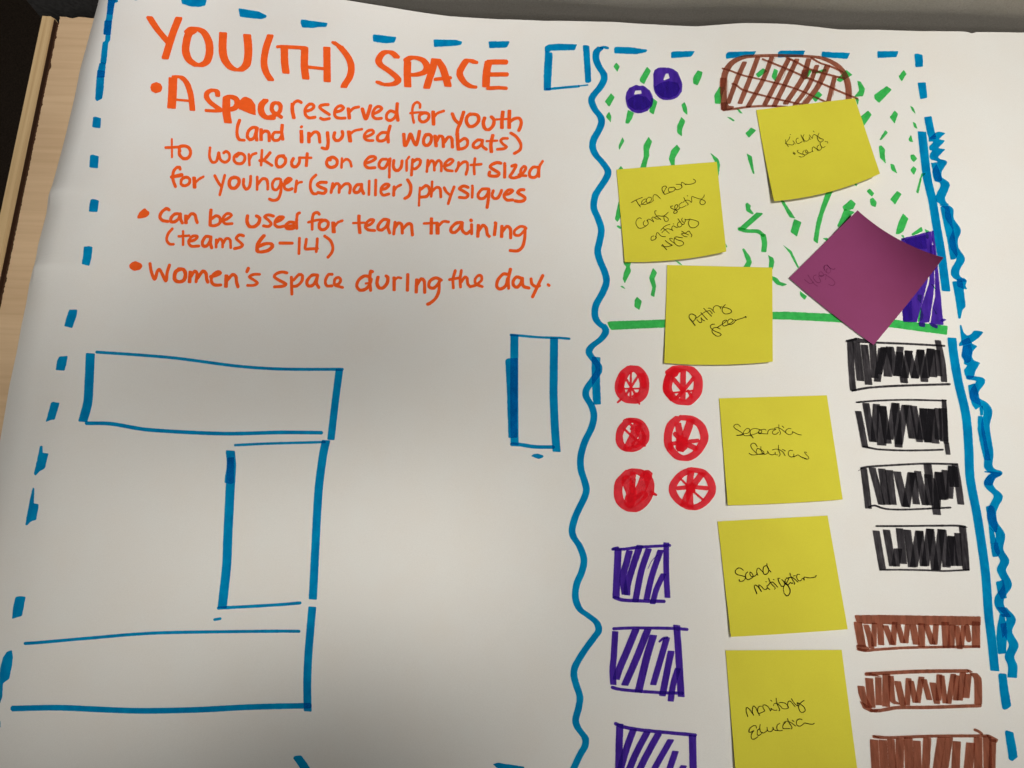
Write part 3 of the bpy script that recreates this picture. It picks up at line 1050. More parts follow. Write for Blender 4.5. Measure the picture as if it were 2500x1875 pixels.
KBOX4 = [('K', '''
72x14 678,795 712,1000 745,1190
22 680,742 900,742 1500,737 1600,748
p 1530,735 1600,740 1632,756 1590,765
74x14 1575,755 1600,1000 1612,1195
20 720,1196 1000,1196 1250,1202 1400,1208 1640,1196
75x12 785,785 850,1155
88x12 905,980 880,1155
77x12 920,770 960,1130
81x12 1000,785 1050,1165
84x12 1125,795 1070,1160
75x12 1130,795 1170,1155
79x12 1235,775 1190,1150
81x12 1240,775 1290,1195
79x12 1355,780 1310,1190
84x12 1365,785 1410,1165
79x12 1455,850 1440,1150
77x12 1460,850 1495,1150
70x12 1525,820 1540,1150
''')]
# ---------------------------------------------------------------- red
RED = [
 [('Q', '''
100x56 250,172 190,220 140,335 155,430 215,490 290,505 360,460 395,380 390,280 350,205 290,165 230,185
60 170,240 145,400
60 380,240 395,350
24 258,205 252,470
20 190,378 345,378
26 215,290 305,440
26 345,225 205,445
24 120,520 165,480
20 345,535 320,490
50x30 290,460 330,430
''')],
 [('Q', '''
96x46 660,210 720,170 800,160 880,180 945,260 955,360 930,440 850,520 770,520 690,470 640,400 640,320 680,220 760,170
60 650,230 625,380 680,480
60x20 800,185 795,500
22 690,422 905,398
46 700,280 800,400
40 905,270 800,400 725,480
30 850,400 890,470
p 640,205 700,150 780,170 740,250 690,270
''')],
 [('Q', '''
76x50 230,710 160,790 135,880 160,970 240,1010 330,985 400,920 412,860 390,780 340,725 270,705 210,720
90x40 330,740 290,860 220,1000
80 330,800 380,900 300,960
26 190,800 290,890 400,970
30x24 245,740 270,770 262,800
p 205,685 290,700 375,725 370,740 250,730
''')],
 [('Q', '''
84x56 740,690 670,760 640,880 660,990 740,1080 830,1100 930,1050 1010,930 1020,870 980,760 880,690 790,680
70x24 745,740 770,880 770,1020
84x24 880,700 830,850 770,990
56 720,850 800,930 930,1000
44 680,950 800,935 950,918
p 730,880 840,880 850,990 800,1040 720,1010
p 640,930 700,960 690,1040 640,1000
''')],
 [('Q', '''
90x56 230,1250 140,1350 125,1470 160,1570 260,1630 340,1610 410,1540 455,1430 440,1320 380,1260 300,1235 220,1260
110 210,1330 260,1460 240,1560
110 410,1290 360,1420 260,1520
60x40 280,1260 270,1440
90 250,1580 390,1480
30x20 470,1450 515,1482
p 385,1225 440,1222 485,1255 470,1320 390,1300
p 470,1455 520,1483 460,1492
''')],
 [('Q', '''
78x50 880,1222 780,1270 700,1370 692,1450 740,1530 830,1595 910,1615 1010,1570 1090,1470 1100,1400 1060,1300 990,1240 900,1220
70x24 880,1240 865,1420 875,1610
74x24 1000,1255 880,1420 800,1590
46 745,1412 890,1400 1045,1412
24 760,1300 890,1430 1010,1535
p 820,1370 920,1360 930,1460 840,1480
''')],
]
# ---------------------------------------------------------------- ball-pen notes
PEN = {}
PEN['kicking'] = [('kk', '''
19.4 380,705 400,800 478,940
19.4 530,608 500,690 380,830 430,850 600,885 655,870 660,835
17.6 635,740 715,855
15.8 535,525 562,531
19.4 820,652 780,655 740,720 760,800 810,835 880,810 945,770
21.1 905,545 960,660 1018,782
17.6 1010,532 975,600 1000,700 1080,755 1150,730 1182,690
15.8 1185,622 1200,680 1238,695
17.6 1195,540 1230,600 1295,660 1300,600 1330,535 1380,535 1480,600 1560,650
17.6 1322,405 1350,448
17.6 1515,482 1470,590 1460,650 1500,740 1570,785 1640,750 1665,700 1600,670 1520,650
21.1 650,1122 718,1180
21.1 642,1160 705,1210
17.6 820,1060 780,1080 800,1120 900,1175 1040,1220 1020,1260 940,1290 842,1275
17.6 1020,1065 975,1120 980,1190 1040,1220 1120,1190 1150,1150 1120,1080 1080,1045 1060,1080 1080,1140 1140,1160 1210,1140 1300,1095
17.6 1312,1112 1285,1050 1300,970 1330,945 1400,990 1450,1030 1520,1030
19.4 1520,885 1470,920 1450,1000 1470,1060 1530,1070 1590,1020 1605,960 1565,880 1550,810
19.4 1600,940 1660,970 1720,938
15.8 1722,752 1760,770 1810,775 1802,825
''')]
PEN['teen'] = [('t1', '''
11 72,410 145,370 243,328
11 145,372 180,430 213,478
9 195,455 240,435 300,385 305,355 270,360 235,395 235,430 280,440 330,420 380,375 385,340 350,325 315,350 305,390 330,420 380,405 415,375
10 412,380 408,330 415,300 440,285 475,300 520,345
11 620,175 610,158 580,155 550,180 550,215 575,265 590,282
10 618,170 575,250 590,282 640,265 690,240
10 690,172 655,185 645,215 660,242 700,245 745,215 750,185 725,170 690,178
10 750,185 760,205 790,210 840,190 855,160 830,130 765,127
10 860,172 848,120 855,95 880,105 918,135 912,122 960,128 1020,118 1065,95 1065,70 1033,45
10 228,660 205,645 170,660 145,700 148,750 180,800 220,808 270,790 300,770
10 280,690 258,720 268,760 300,770 335,735 320,690 310,685
9 330,705 325,675 340,665 375,680 420,707 390,655 405,632 440,650 480,668 510,660 530,675
10 460,537 438,540 440,580 475,630 528,668
10 438,638 480,615 560,622 600,600 645,558
10 585,615 575,640 590,690 620,703 645,685 640,655 600,625 560,615
11 712,462 680,470 690,495 760,525 785,545 770,570 735,575 730,555 765,510 790,470 785,443 755,450 745,480 755,520 790,520 820,500
9 858,405 815,440 815,480 850,490 920,455
10 885,332 915,390 955,435 940,450
9 872,410 905,380 950,372 980,385 1003,407 1010,390 1005,340 1015,315 1060,330 1110,348 1155,355
11 938,302 945,306
10 1202,290 1195,320 1155,360 1135,400 1150,435 1190,440 1220,410 1205,380 1160,360
'''), ('t2', '''
12 395,395 360,405 348,440 355,468 395,465 430,440 440,415 420,400
11 432,430 438,380 450,340 470,340 510,385 545,405 598,405
11 555,255 600,295 662,352
12 517,298 560,250 610,215 672,193
11 535,342 580,295 635,270 690,285 728,303
11 712,290 705,260 720,225 740,222 770,240 803,253
11 730,186 738,190
11 850,150 815,170 802,205 815,235 850,240 880,215 885,195
12 813,98 850,150 885,195 910,195 928,180
11 890,88 875,110 890,150 920,160 940,145 935,120
11 930,105 960,118 1020,108 1100,125 1160,150 1172,180 1145,225 1085,255 1030,245 1000,205 995,160 1020,98
13 545,540 580,590 620,632
12 530,565 610,580 670,572 710,555
12 595,472 640,510 710,552
18 703,548 712,556
10 718,445 690,435 668,440 690,475 745,515 765,518
12 890,425 850,420 790,410 760,420 745,470 750,515 800,560 850,568 900,545 910,515 880,485 800,460 755,430
11 870,360 920,400 970,410
11 878,312 930,345 995,378
12 880,355 940,345 1000,310 1025,345 1052,380 1040,412
''')]
PEN['putting'] = [('pg', '''
22.9 410,822 330,720 260,630 250,560 300,515 370,530 435,580 410,660 352,720
28.2 288,658 405,820
19.4 460,668 530,740 580,745 590,690 570,612 612,670 670,700
21.1 568,480 738,668
21.1 642,362 858,575
19.4 452,625 600,510 720,440 810,430 850,470 872,510
17.6 765,357 820,360 880,410 935,473
17.6 900,420 905,340 970,290 1050,300 1090,340 1105,372
21.1 1225,260 1160,340 1140,420 1180,490 1240,515 1340,500 1395,450 1360,390 1240,345 1090,320
21.1 935,790 870,795 820,850 870,930 960,985 1080,1035 1115,1070 1070,1110 990,1110 900,1040 865,970 900,900 960,880 1020,885 1085,920
21.1 1002,880 1130,800 1270,692 1230,680 1160,720 1150,800 1200,840 1320,790 1440,700 1400,650 1330,660 1290,720 1310,790 1390,790 1470,740 1492,690 1482,658
21.1 1485,705 1560,665 1650,640 1765,598
40.5 1772,592 1782,600
''')]
PEN['separation'] = [('sp', '''
11 168,130 135,98 95,98 70,125 85,155 150,195 205,235 190,255 115,258
14 115,260 160,255 210,240
10 205,245 220,200 260,160 295,160 305,190 280,225 215,240 225,262 280,265 380,240 450,210
10 325,270 312,225 320,180 370,160 430,165 480,190 478,220 440,230
14 318,242 335,270 355,296
10 450,235 432,225 440,195 480,175 530,170 545,185
10 440,235 500,235 570,238
10 570,238 575,200 610,170 690,168
10 690,172 650,195 640,225 660,242 700,240 730,212
10 735,102 738,170 760,220 748,250
10 668,155 720,145 770,165 820,205 840,222
11 782,122 808,142
10 915,162 880,158 845,180 835,210 860,240 905,248 940,225 935,205 960,215 1010,240 1068,255
11 415,425 385,382 350,375 322,400 330,440 365,485 405,520
11 295,522 330,545 380,548 450,535 520,525
10 420,450 402,490 410,530 450,540 500,535 515,510 480,475 420,450
10 470,425 472,480 500,525 530,540 570,520 568,490 590,530 640,548 680,530 682,508 685,540 720,548
10 730,405 735,480 755,540 735,570
10 640,475 690,462 750,475 800,510 828,558
11 790,466 832,490
10 940,485 895,482 875,520 885,560 920,580 955,565 955,535
11 955,580 990,560 1020,548 1060,575 1130,600
13 1080,585 1140,605
10 1145,512 1115,505 1125,530 1165,570 1178,600 1150,612 1110,600
''')]
PEN['sand'] = [('sm', '''
21.1 318,480 270,440 210,430 150,480 140,530 190,580 290,605 370,640 340,700 280,735 235,725 230,692
21.1 420,520 380,560 375,640 410,690 470,680 540,625 520,560 475,522 470,570 500,620 560,620 610,590 635,545
19.4 648,595 620,530 635,450 670,435 720,480 770,530
22.9 830,380 785,400 765,480 780,560 830,575 880,530 892,460 855,385 850,332
22.9 855,390 890,460 940,520
22.9 625,1008 578,880 570,830 600,815 660,860 730,962
21.1 725,950 680,870 672,812 720,840 790,910 840,910 860,870
21.1 852,830 862,872 915,913
21.1 828,740 840,742
21.1 892,662 940,770 1040,880 1025,908
21.1 872,830 930,760 980,750 1030,790 1092,860
19.4 998,688 1008,692
21.1 1140,665 1100,668 1140,780 1190,845 1240,830 1250,760 1190,692
15.8 1240,830 1220,900 1240,1000
22.9 1240,1000 1300,1060 1360,1010 1375,930 1320,820 1250,745
21.1 1300,655 1265,700 1270,790 1310,740 1345,665
22.9 1260,790 1320,812 1380,760 1410,780 1438,770
21.1 1370,545 1400,640 1480,780 1465,800
21.1 1300,662 1400,637 1450,660 1548,745
17.6 1450,612 1488,601
19.4 1588,575 1540,575 1520,640 1560,710 1610,715 1660,665 1692,700
19.4 1690,700 1690,642 1740,640 1820,655 1940,635 1960,602
''')]
PEN['monitoring'] = [('me', '''
21.1 260,700 222,580 220,500 245,475 310,530 400,665
21.1 395,650 370,570 385,460 415,440 460,490 500,580 548,668
19.4 592,447 550,445 505,500 510,590 540,620 610,595 675,555 640,500 630,430 680,415 750,450 790,510 815,562 840,502
19.4 838,500 870,530 940,550 975,540
19.4 820,298 850,322
21.1 955,250 970,360 1010,460 1042,530 1025,560
19.4 892,430 910,380 970,375 1060,440 1110,500 1190,510 1255,485 1240,430 1170,370 1080,350 1022,366
21.1 1250,480 1235,400 1260,325 1300,320 1350,370 1420,455
19.4 1332,262 1400,370 1490,440 1468,358 1540,395
21.1 1640,300 1560,360 1510,420 1510,500 1550,580 1610,597 1668,550 1640,470 1560,400 1470,360
21.1 470,982 460,930 410,920 340,960 290,1030 290,1080 340,1080 405,1045 370,1090 340,1170 355,1240 400,1255 460,1230 510,1192
19.4 540,1000 502,1030 490,1110 510,1162 560,1150 615,1090
19.4 565,895 552,980 570,1060 612,1100 660,1095 730,1050 742,1010 730,962
19.4 735,1030 780,1070 840,1060 880,1010 875,962 900,1020 960,1045 1010,1040
19.4 1045,867 990,900 970,960 990,1030 1050,1050 1108,1032
21.1 1190,845 1140,880 1115,960 1140,995 1290,992
21.1 1236,745 1255,820 1320,920 1342,970 1325,1003
19.4 1152,860 1180,820 1255,820 1330,855 1433,930
21.1 1345,790 1388,815
21.1 1588,775 1540,757 1480,780 1450,850 1480,920 1540,935 1600,900 1650,860 1700,865 1780,885 1860,885 1890,862
''')]
PEN['yoga'] = [('yo', '''
20 165,610 240,670 310,718 370,712 405,680
20 262,480 310,560 380,650 450,740 530,792
18 490,475 430,500 410,550 450,620 510,680 570,698 615,665 600,600 570,550
18 690,435 640,390 590,400 570,450 590,500 650,520 700,495 690,450
18 550,515 600,500 680,490 740,470 775,470 765,540 755,610
18 780,485 850,530 930,580 1000,650 1020,710 980,765 900,770 845,735
18 730,215 710,270 740,350
18 785,400 790,310 820,300
18 790,190 730,220 720,300 770,390 840,425 890,390 900,320 870,270 800,195
20 800,195 870,270 940,310 1010,315 1020,285
''')]
# ================================================================ floor
def box(verts_xy, z0, z1):
    n = len(verts_xy); V = [(x, y, z0) for x, y in verts_xy] + [(x, y, z1) for x, y in verts_xy]
    F = [list(range(n))[::-1], list(range(n, 2 * n))] + [[i, (i + 1) % n, n + (i + 1) % n, n + i] for i in range(n)]
    return V, F
m, nt, out = new_mat('dark_carpet'); p = principled(nt, out, 0.95, 0.1)
n = noise(nt, 420, 4, .7, mapping(nt))
nt.links.new(ramp(nt, n.outputs['Fac'], [(0.3, (0.018, 0.013, 0.009)), (0.7, (0.045, 0.032, 0.022))]), p.inputs['Base Color'])
bump(nt, p, n.outputs['Fac'], 0.8, 0.004)
FLOOR_Z = -0.72
fl = mesh_obj('floor', [(-4, -4, FLOOR_Z), (4, -4, FLOOR_Z), (4, 4, FLOOR_Z), (-4, 4, FLOOR_Z)], [[0, 1, 2, 3]], m, smooth=False)
fl['kind'] = 'structure'

# ================================================================ table
TA = on_plane([(146.5, 40)], 0.0)[0][:2]; TB = on_plane([(23, 640)], 0.0)[0][:2]
dn = (TB - TA) / np.linalg.norm(TB - TA)                     # along the left edge, towards the viewer
dr = np.array([-dn[1], dn[0]])                               # along the back edge, to the right
if dr[0] < 0: dr = -dr
def tp(a, b): return TA + dr * a + dn * b                    # table coordinates: a right, b towards the viewer
TW_, TD_ = 1.30, 0.95
GRAIN = math.atan2(dr[1], dr[0])
def wood(name, stops, along, scale=(9, 240, 240), rough=.45):
    m, nt, out = new_mat(name); p = principled(nt, out, rough, 0.35)
    v = mapping(nt, scale, (0, 0, along)); a = noise(nt, 1.0, 5, .6, v)
    v2 = mapping(nt, (3, 26, 26), (0, 0, along)); b = noise(nt, 1.0, 4, .55, v2)
    mx = node(nt, 'ShaderNodeMix', data_type='RGBA', blend_type='MULTIPLY'); mx.inputs['Factor'].default_value = 1.0
    c1 = ramp(nt, a.outputs['Fac'], stops); c2 = ramp(nt, b.outputs['Fac'], [(0.3, (0.86, 0.83, 0.80)), (0.7, (1, 1, 1))])
    nt.links.new(c1, mx.inputs[6]); nt.links.new(c2, mx.inputs[7]); nt.links.new(mx.outputs[2], p.inputs['Base Color'])
    bump(nt, p, a.outputs['Fac'], 0.15, 0.0002)
    return m
MAPLE = wood('maple_laminate', [(0.30, (0.64, 0.445, 0.262)), (0.5, (0.70, 0.50, 0.302)), (0.7, (0.74, 0.535, 0.33))], GRAIN)
PLY = wood('plywood_edge', [(0.30, (0.50, 0.32, 0.15)), (0.5, (0.66, 0.47, 0.24)), (0.7, (0.72, 0.52, 0.28))], math.atan2(dn[1], dn[0]), (5, 420, 420), .6)
DARKW = wood('raw_wood', [(0.3, (0.16, 0.07, 0.025)), (0.7, (0.24, 0.11, 0.04))], GRAIN, (9, 200, 200), .8)
GAP_SHADE = wood('gap_shade_brown', [(0.3, (0.045, 0.017, 0.006)), (0.7, (0.075, 0.03, 0.010))], math.atan2(dn[1], dn[0]), (7, 200, 200), .8)  # shade inside the gap, put into a very dark brown
table = thing('table', 'pale maple wood table with a plywood strip along its left edge, under the poster', 'table')
# top: the left and back edges are a little chipped
rr = random.Random(3)
outline = []
nb = 260
for i in range(nb):
    a = TW_ * i / nb; outline.append(tp(a, rr.uniform(0, .0009) + (0.0010 if rr.random() < .07 else 0)))
outline.append(tp(TW_, 0)); outline.append(tp(TW_, TD_)); outline.append(tp(0, TD_))
nl = 900
for i in range(1, nl):
    b = TD_ * (1 - i / nl); c = 0.0
    if abs(b - 0.0455) < 0.0035: c = 0.0012 * math.sin((b - .042) / .007 * math.pi)
    outline.append(tp(c + abs(rr.gauss(0, .0003)), b))
outline = [tuple(q) for q in outline]
V, F = box(outline, -0.0016, 0.0); top = mesh_obj('tabletop', V, F, MAPLE, table, smooth=False)
core = [tuple(tp(a, b)) for a, b in ((0.0022, 0.0022), (TW_ - .002, 0.0022), (TW_ - .002, TD_ - .002), (0.0022, TD_ - .002))]
V, F = box(core, -0.026, -0.0018); mesh_obj('core_board', V, F, DARKW, table, smooth=False)
# plywood strip standing beside the top, its upper edge flush, the inner arris bevelled
s0 = on_plane([(101.5, 39.5)], 0.0)[0][:2]; sA = float(np.dot(s0 - TA, dr))
s1 = on_plane([(126, 40)], 0.0)[0][:2]; sB = float(np.dot(s1 - TA, dr))
prof = [(sA, -0.075), (sB + 0.0010, -0.075), (sB + 0.0010, -0.0032), (sB - .0008, -0.0004), (sA + .0006, 0.0), (sA, -0.0006)]
V, F = [], []
for b in (0.0, TD_):
    for a, z in prof: q = tp(a, b); V.append((q[0], q[1], z))
k = len(prof)
F = [list(range(k))[::-1], list(range(k, 2 * k))] + [[i, (i + 1) % k, k + (i + 1) % k, k + i] for i in range(k)]
mesh_obj('edge_strip', V, [f[::-1] for f in F], PLY, table, smooth=False)
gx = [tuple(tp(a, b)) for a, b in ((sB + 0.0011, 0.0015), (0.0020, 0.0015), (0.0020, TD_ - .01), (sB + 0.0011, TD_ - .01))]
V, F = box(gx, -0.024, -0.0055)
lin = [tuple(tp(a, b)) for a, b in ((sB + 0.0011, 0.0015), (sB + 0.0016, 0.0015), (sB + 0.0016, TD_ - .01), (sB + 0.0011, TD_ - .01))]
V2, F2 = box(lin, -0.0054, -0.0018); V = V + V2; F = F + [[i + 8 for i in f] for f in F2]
mesh_obj('gap_shade_strip', V, F, GAP_SHADE, table, smooth=False)  # no real strip: stands in for the shade between strip and top
for a, b in ((0.05, 0.07), (TW_ - .05, 0.07), (0.05, TD_ - .06), (TW_ - .05, TD_ - .06)):
    V, F = box([tuple(tp(a + dx, b + dy)) for dx, dy in ((-.022, -.022), (.022, -.022), (.022, .022), (-.022, .022))], FLOOR_Z, -0.0262)
    mesh_obj('leg', V, F, DARKW, table, smooth=False)

# ================================================================ grey partition behind the table
m, nt, out = new_mat('grey_fabric'); p = principled(nt, out, 0.95, 0.1)
n = noise(nt, 900, 4, .7, mapping(nt)); n2 = noise(nt, 14, 3, .5, mapping(nt))
mx = node(nt, 'ShaderNodeMix', data_type='RGBA', blend_type='MULTIPLY'); mx.inputs['Factor'].default_value = 1.0
nt.links.new(ramp(nt, n.outputs['Fac'], [(0.3, (0.36, 0.335, 0.295)), (0.7, (0.49, 0.465, 0.42))]), mx.inputs[6])
nt.links.new(ramp(nt, n2.outputs['Fac'], [(0.3, (0.92, 0.92, 0.90)), (0.7, (1, 1, 1))]), mx.inputs[7])
nt.links.new(mx.outputs[2], p.inputs['Base Color']); bump(nt, p, n.outputs['Fac'], 0.5, 0.0006)
FABRIC = m
m, nt, out = new_mat('grey_trim_and_shade'); p = principled(nt, out, 0.85, 0.15)
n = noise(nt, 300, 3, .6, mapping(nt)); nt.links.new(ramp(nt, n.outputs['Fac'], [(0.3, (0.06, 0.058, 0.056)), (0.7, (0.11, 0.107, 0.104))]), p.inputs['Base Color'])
TRIM_AND_SHADE = m  # the base rail's own grey, also the shade painted on the panel end
GAP = 0.020
part = thing('office_partition', 'grey fabric office partition standing behind the table', 'partition')
# left end: where the photo shows its vertical edge
d = rays([(80, 19)])[0]; nrm = -dn
base0 = TA + nrm * GAP
t = np.dot(base0 - CAM[:2], nrm) / np.dot(d[:2], nrm); pe = CAM + d * t
aL = float(np.dot(pe[:2] - TA, dr))
V, F = box([tuple(tp(a, -b)) for a, b in ((aL + .0701, GAP), (TW_ + 0.2, GAP), (TW_ + 0.2, GAP + .05), (aL + .0701, GAP + .05))], FLOOR_Z + .0601, 0.055)
panel = mesh_obj('fabric_panel', V, F, FABRIC, part, smooth=False)
bv = panel.modifiers.new('bevel', 'BEVEL'); bv.width = 0.006; bv.segments = 3
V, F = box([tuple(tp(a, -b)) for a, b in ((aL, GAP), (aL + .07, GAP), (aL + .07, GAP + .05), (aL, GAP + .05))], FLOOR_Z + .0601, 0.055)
mesh_obj('shaded_end', V, F, TRIM_AND_SHADE, part, smooth=False)  # added piece: the panel's shaded left end put into a darker colour
V, F = box([tuple(tp(a, -b)) for a, b in ((aL - .004, GAP - .004), (TW_ + 0.204, GAP - .004), (TW_ + 0.204, GAP + .054), (aL - .004, GAP + .054))], FLOOR_Z, FLOOR_Z + .06)
mesh_obj('base_rail', V, F, TRIM_AND_SHADE, part, smooth=False)

# ================================================================ the poster
WHITE = paper_mat('poster_paper', (0.805, 0.786, 0.740), var=.014, tint=.012, bumpd=.00008)
poster = thing('poster', 'large white paper poster with a floor plan and orange notes drawn in marker', 'poster')
NX, NY = 300, 230
xr = on_plane([(2720, 900)], 0)[0, 0]; yb = on_plane([(1200, 1950)], 0)[0, 1]
V = np.zeros((NX + 1, NY + 1, 3)); ss = np.linspace(0, 1, NX + 1) ** 1.45; tt = np.linspace(0, 1, NY + 1)
for j, t in enumerate(tt):
    x = np.linspace(x_edge(0.0), xr, NX + 1); y = np.full(NX + 1, yb)
    for _ in range(12):
        y = yb + t * (y_top(x) - yb); x = x_edge(y) + ss * (xr - x_edge(y))
    V[:, j, 0] = x; V[:, j, 1] = y
V[:, :, 2] = paper_h(V[:, :, 0], V[:, :, 1])
idx = lambda i, j: i * (NY + 1) + j
F = [[idx(i, j), idx(i + 1, j), idx(i + 1, j + 1), idx(i, j + 1)] for i in range(NX) for j in range(NY)]
sheet = mesh_obj('paper_sheet', V.reshape(-1, 3), F, WHITE, poster, smooth=False)
sm = sheet.modifiers.new('thickness', 'SOLIDIFY'); sm.thickness = 0.00012; sm.offset = -1

H = paper_h
ink_each('green_fleck', FLECKS, INK['green'], poster, H)
ink_obj('field_line', GREENLINE, INK['green'], poster, H, 'long green marker line right of the putting note')
ink_obj('field_line', GREENLINE2, INK['green'], poster, H, 'short green marker line left of the putting note')
ink_each('blue_dash', DASHES, INK['blue'], poster, H)
ink_each('blue_tick', TICKS, INK['blue'], poster, H)
ink_obj('wavy_line', WAVY, INK['blue'], poster, H, 'wavy blue line down the middle of the plan')
ink_obj('blue_bar', WAVYBAR, INK['blue'], poster, H, 'short blue bar crossing the wavy line')
ink_obj('drawn_rectangle', TOPBOX, INK['blue'], poster, H, 'small blue square beside the top of the wavy line')
ink_obj('drawn_rectangle', ROWBOX, INK['blue'], poster, H, 'wide blue rectangle')
ink_obj('drawn_rectangle', DESKBOX, INK['blue'], poster, H, 'upright blue rectangle under the wide one')
ink_obj('drawn_rectangle', FLOORBOX, INK['blue'], poster, H, 'low wide blue rectangle open on its left')
ink_obj('drawn_rectangle', SIDEBOX, INK['blue'], poster, H, 'narrow tall blue rectangle left of the wavy line')
ink_obj('blue_bar', LONGBAR, INK['blue'], poster, H, 'long blue bar right of the green field')
ink_obj('blue_bar', LONGBAR2, INK['blue'], poster, H, 'long blue bar right of the black boxes')
ink_obj('zigzag_line', ZIGZAG, INK['blue'], poster, H, 'blue zigzag running down the right border')
ink_obj('violet_ball', BALL1, INK['violet'], poster, H)
ink_obj('violet_ball', BALL2, INK['violet'], poster, H)
ink_obj('violet_box', VBOX, INK['violet'], poster, H, 'violet box half under the purple note')
for d_ in (VSQ1, VSQ2, VSQ3): ink_obj('violet_box', d_, INK['violet'], poster, H)
ink_obj('hatched_dome', DOME, INK['brown'], poster, H, 'brown cross-hatched dome')
for d_ in (BBOX1, BBOX2, BBOX3): ink_obj('brown_box', d_, INK['brown'], poster, H)
for d_ in (KBOX1, KBOX2, KBOX3, KBOX4): ink_obj('black_box', d_, INK['black'], poster, H)
for d_ in RED: ink_obj('red_circle', d_, INK['red'], poster, H)
ink_obj('title_lettering', TITLE, INK['orange'], poster, H, 'orange heading YOU(TH) SPACE')
for k_, d_ in LINES.items(): ink_obj('lettering', d_, INK['orange'], poster, H, 'orange line ' + k_)

# ================================================================ sticky notes
YELLOW = paper_mat('yellow_note_paper', (0.695, 0.63, 0.043), var=.035, tint=.01, bumpd=.00006)
PURPLE = paper_mat('purple_note_paper', (0.255, 0.043, 0.138), var=.05, tint=.02, bumpd=.0001)
def inv_bilinear(C, px):
    st = np.full((len(px), 2), 0.5)
    TL, TR, BR, BL = C
    for _ in range(12):
        s, t = st[:, :1], st[:, 1:]
        P = TL * (1 - s) * (1 - t) + TR * s * (1 - t) + BR * s * t + BL * (1 - s) * t
        ds = (TR - TL) * (1 - t) + (BR - BL) * t; dt = (BL - TL) * (1 - s) + (BR - TR) * s
        e = np.asarray(px) - P; det = ds[:, 0] * dt[:, 1] - ds[:, 1] * dt[:, 0]
        st[:, 0] += (e[:, 0] * dt[:, 1] - e[:, 1] * dt[:, 0]) / det; st[:, 1] += (ds[:, 0] * e[:, 1] - ds[:, 1] * e[:, 0]) / det
    return st
def sticky(label, cat, group, corners, bow, curl, mat, pen, inkname, stack):
    """corners TL TR BR BL in pixels; bow = outward bulge of (top, right, bottom, left); curl(s, t) = lift off the poster."""
    C = [np.array(c, float) for c in corners]; n = 44
    s, t = np.meshgrid(np.linspace(0, 1, n + 1), np.linspace(0, 1, n + 1), indexing='ij'); s = s.ravel(); t = t.ravel()
    P = C[0] * ((1 - s) * (1 - t))[:, None] + C[1] * (s * (1 - t))[:, None] + C[2] * (s * t)[:, None] + C[3] * ((1 - s) * t)[:, None]
    def outw(a, b):
        e = b - a; q = np.array([e[1], -e[0]]); return q / np.linalg.norm(q)
    bt, br, bb, bl = bow
    P = P + np.outer(bt * 4 * s * (1 - s) * (1 - t), outw(C[0], C[1])) + np.outer(br * 4 * t * (1 - t) * s, outw(C[1], C[2])) \
          + np.outer(bb * 4 * s * (1 - s) * t, outw(C[2], C[3])) + np.outer(bl * 4 * t * (1 - t) * (1 - s), outw(C[3], C[0]))
    lift = 0.00075 + stack + curl(s, t)
    z = np.zeros(len(P))
    for _ in range(8):
        q = on_plane(P, z); z = paper_h(q[:, 0], q[:, 1]) + lift
    q = on_plane(P, z)
    o0 = q[0].copy()
    root = thing('sticky_note', label, cat, group)
    F = [[i * (n + 1) + j, (i + 1) * (n + 1) + j, (i + 1) * (n + 1) + j + 1, i * (n + 1) + j + 1][::-1] for i in range(n) for j in range(n)]
    o = mesh_obj('note_paper', q, F, mat, root, smooth=False)
    md = o.modifiers.new('thickness', 'SOLIDIFY'); md.thickness = 0.00012; md.offset = -1
    V, F = [], []
    for line, crop, more in strokes(pen):
            p2, f = stroke_shape(line, crop, more)
            if not len(f): continue
            st = inv_bilinear(C, p2); LEVEL[0] = (LEVEL[0] + 1) % 14
            lf = 0.00075 + stack + curl(np.clip(st[:, 0], 0, 1), np.clip(st[:, 1], 0, 1)) + 0.00016 + 0.000012 * LEVEL[0]
            z = np.zeros(len(p2))
            for _ in range(8):
                w_ = on_plane(p2, z); z = paper_h(w_[:, 0], w_[:, 1]) + lf
            w_ = on_plane(p2, z); i0 = len(V); V += list(w_); F += [[i + i0 for i in tri] for tri in f]
    mesh_obj('handwriting', V, F, INK[inkname], root, smooth=False)
    return root
G = 'yellow sticky notes on the poster'
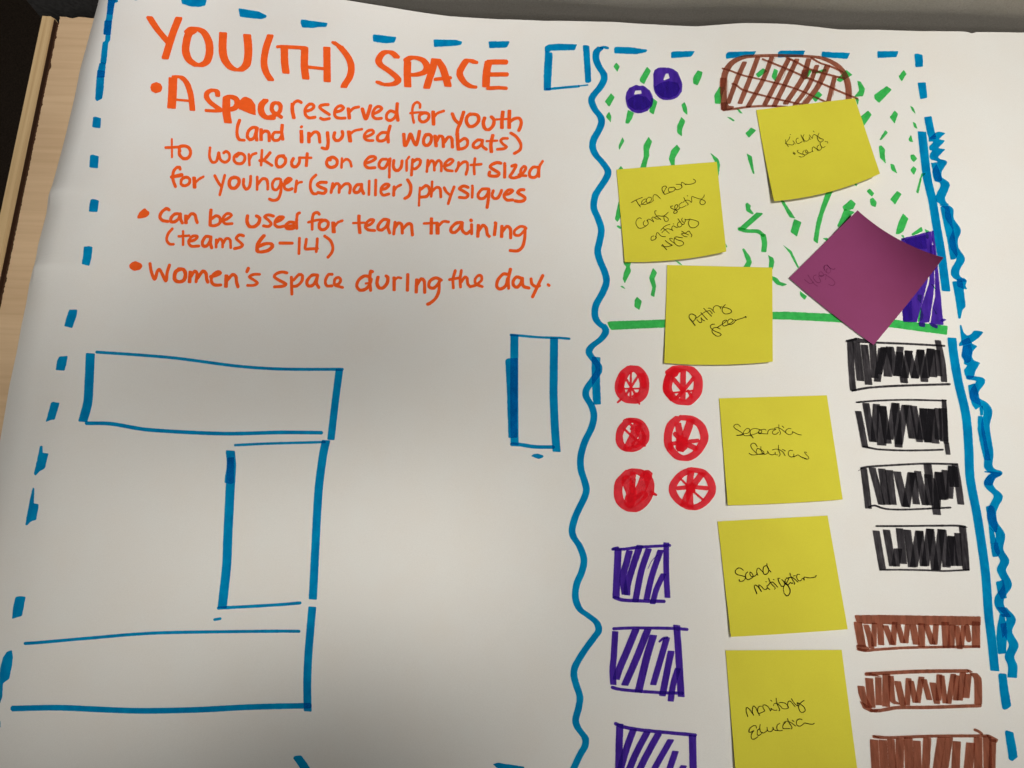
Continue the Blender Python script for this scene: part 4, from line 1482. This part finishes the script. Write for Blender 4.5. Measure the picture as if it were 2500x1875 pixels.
sticky('yellow sticky note reading Kicking "Sand", stuck over the bottom of the brown dome', 'sticky note', G,
       [(1846.5, 268.4), (2087, 239.8), (2148.5, 423.9), (1889.9, 490.8)], (0, 0, 12, 1.5), lambda s, t: 0.006 * t ** 2.4 * (0.6 + 0.6 * s), YELLOW, PEN['kicking'], 'pen', 0)
sticky('yellow sticky note reading Teen Room Comfy seating, right beside the wavy blue line', 'sticky note', G,
       [(1505, 413.8), (1750, 395), (1773.3, 614), (1525.3, 639.8)], (0, 0, 7.5, 0), lambda s, t: 0.004 * t ** 2.4 * (0.4 + 0.8 * s), YELLOW, PEN['teen'], 'pen', 0)
sticky('yellow sticky note reading Putting green, stuck over the green line', 'sticky note', G,
       [(1629, 646.9), (1885.5, 653.2), (1886.7, 882.8), (1621.8, 886.3)], (0, 0, 6, 0), lambda s, t: 0.0035 * t ** 2.4 * (0.6 + 0.5 * s), YELLOW, PEN['putting'], 'pen', 0)
sticky('yellow sticky note reading Separation Solutions, right of the scribbled red circles', 'sticky note', G,
       [(1755.5, 972.4), (2018.8, 965.1), (2057.6, 1219.3), (1776.9, 1233.8)], (0, 0, 2, 0), lambda s, t: 0.003 * t ** 2.4 * (0.6 + 0.6 * s), YELLOW, PEN['separation'], 'pen', 0)
sticky('yellow sticky note reading Sand mitigation, between the Separation and Monitoring notes', 'sticky note', G,
       [(1751.9, 1272.8), (2020.4, 1258.6), (2069.8, 1536.2), (1784.4, 1555)], (0, 0, 1, 0), lambda s, t: 0.0035 * t ** 2.4 * (0.6 + 0.5 * s), YELLOW, PEN['sand'], 'pen', 0)
sticky('yellow sticky note reading Monitoring Education, beside the brown boxes at the poster bottom', 'sticky note', G,
       [(1771.4, 1587.7), (2054.8, 1586.6), (2097, 1908), (1798, 1908)], (0, 0, 3, 0), lambda s, t: 0.003 * t ** 2.4, YELLOW, PEN['monitoring'], 'pen', 0)
sticky('purple sticky note reading Yoga, turned on its corner with one side curling up', 'sticky note', None,
       [(1926.6, 678.6), (2093.5, 513.3), (2303.7, 628.8), (2132.8, 842.2)], (0, -14, 2, 3), lambda s, t: 0.044 * np.clip(0.80 * s + 0.45 * t - 0.35, 0, 1) ** 2.4 + 0.0005, PURPLE, PEN['yoga'], 'faint', 0.0002)
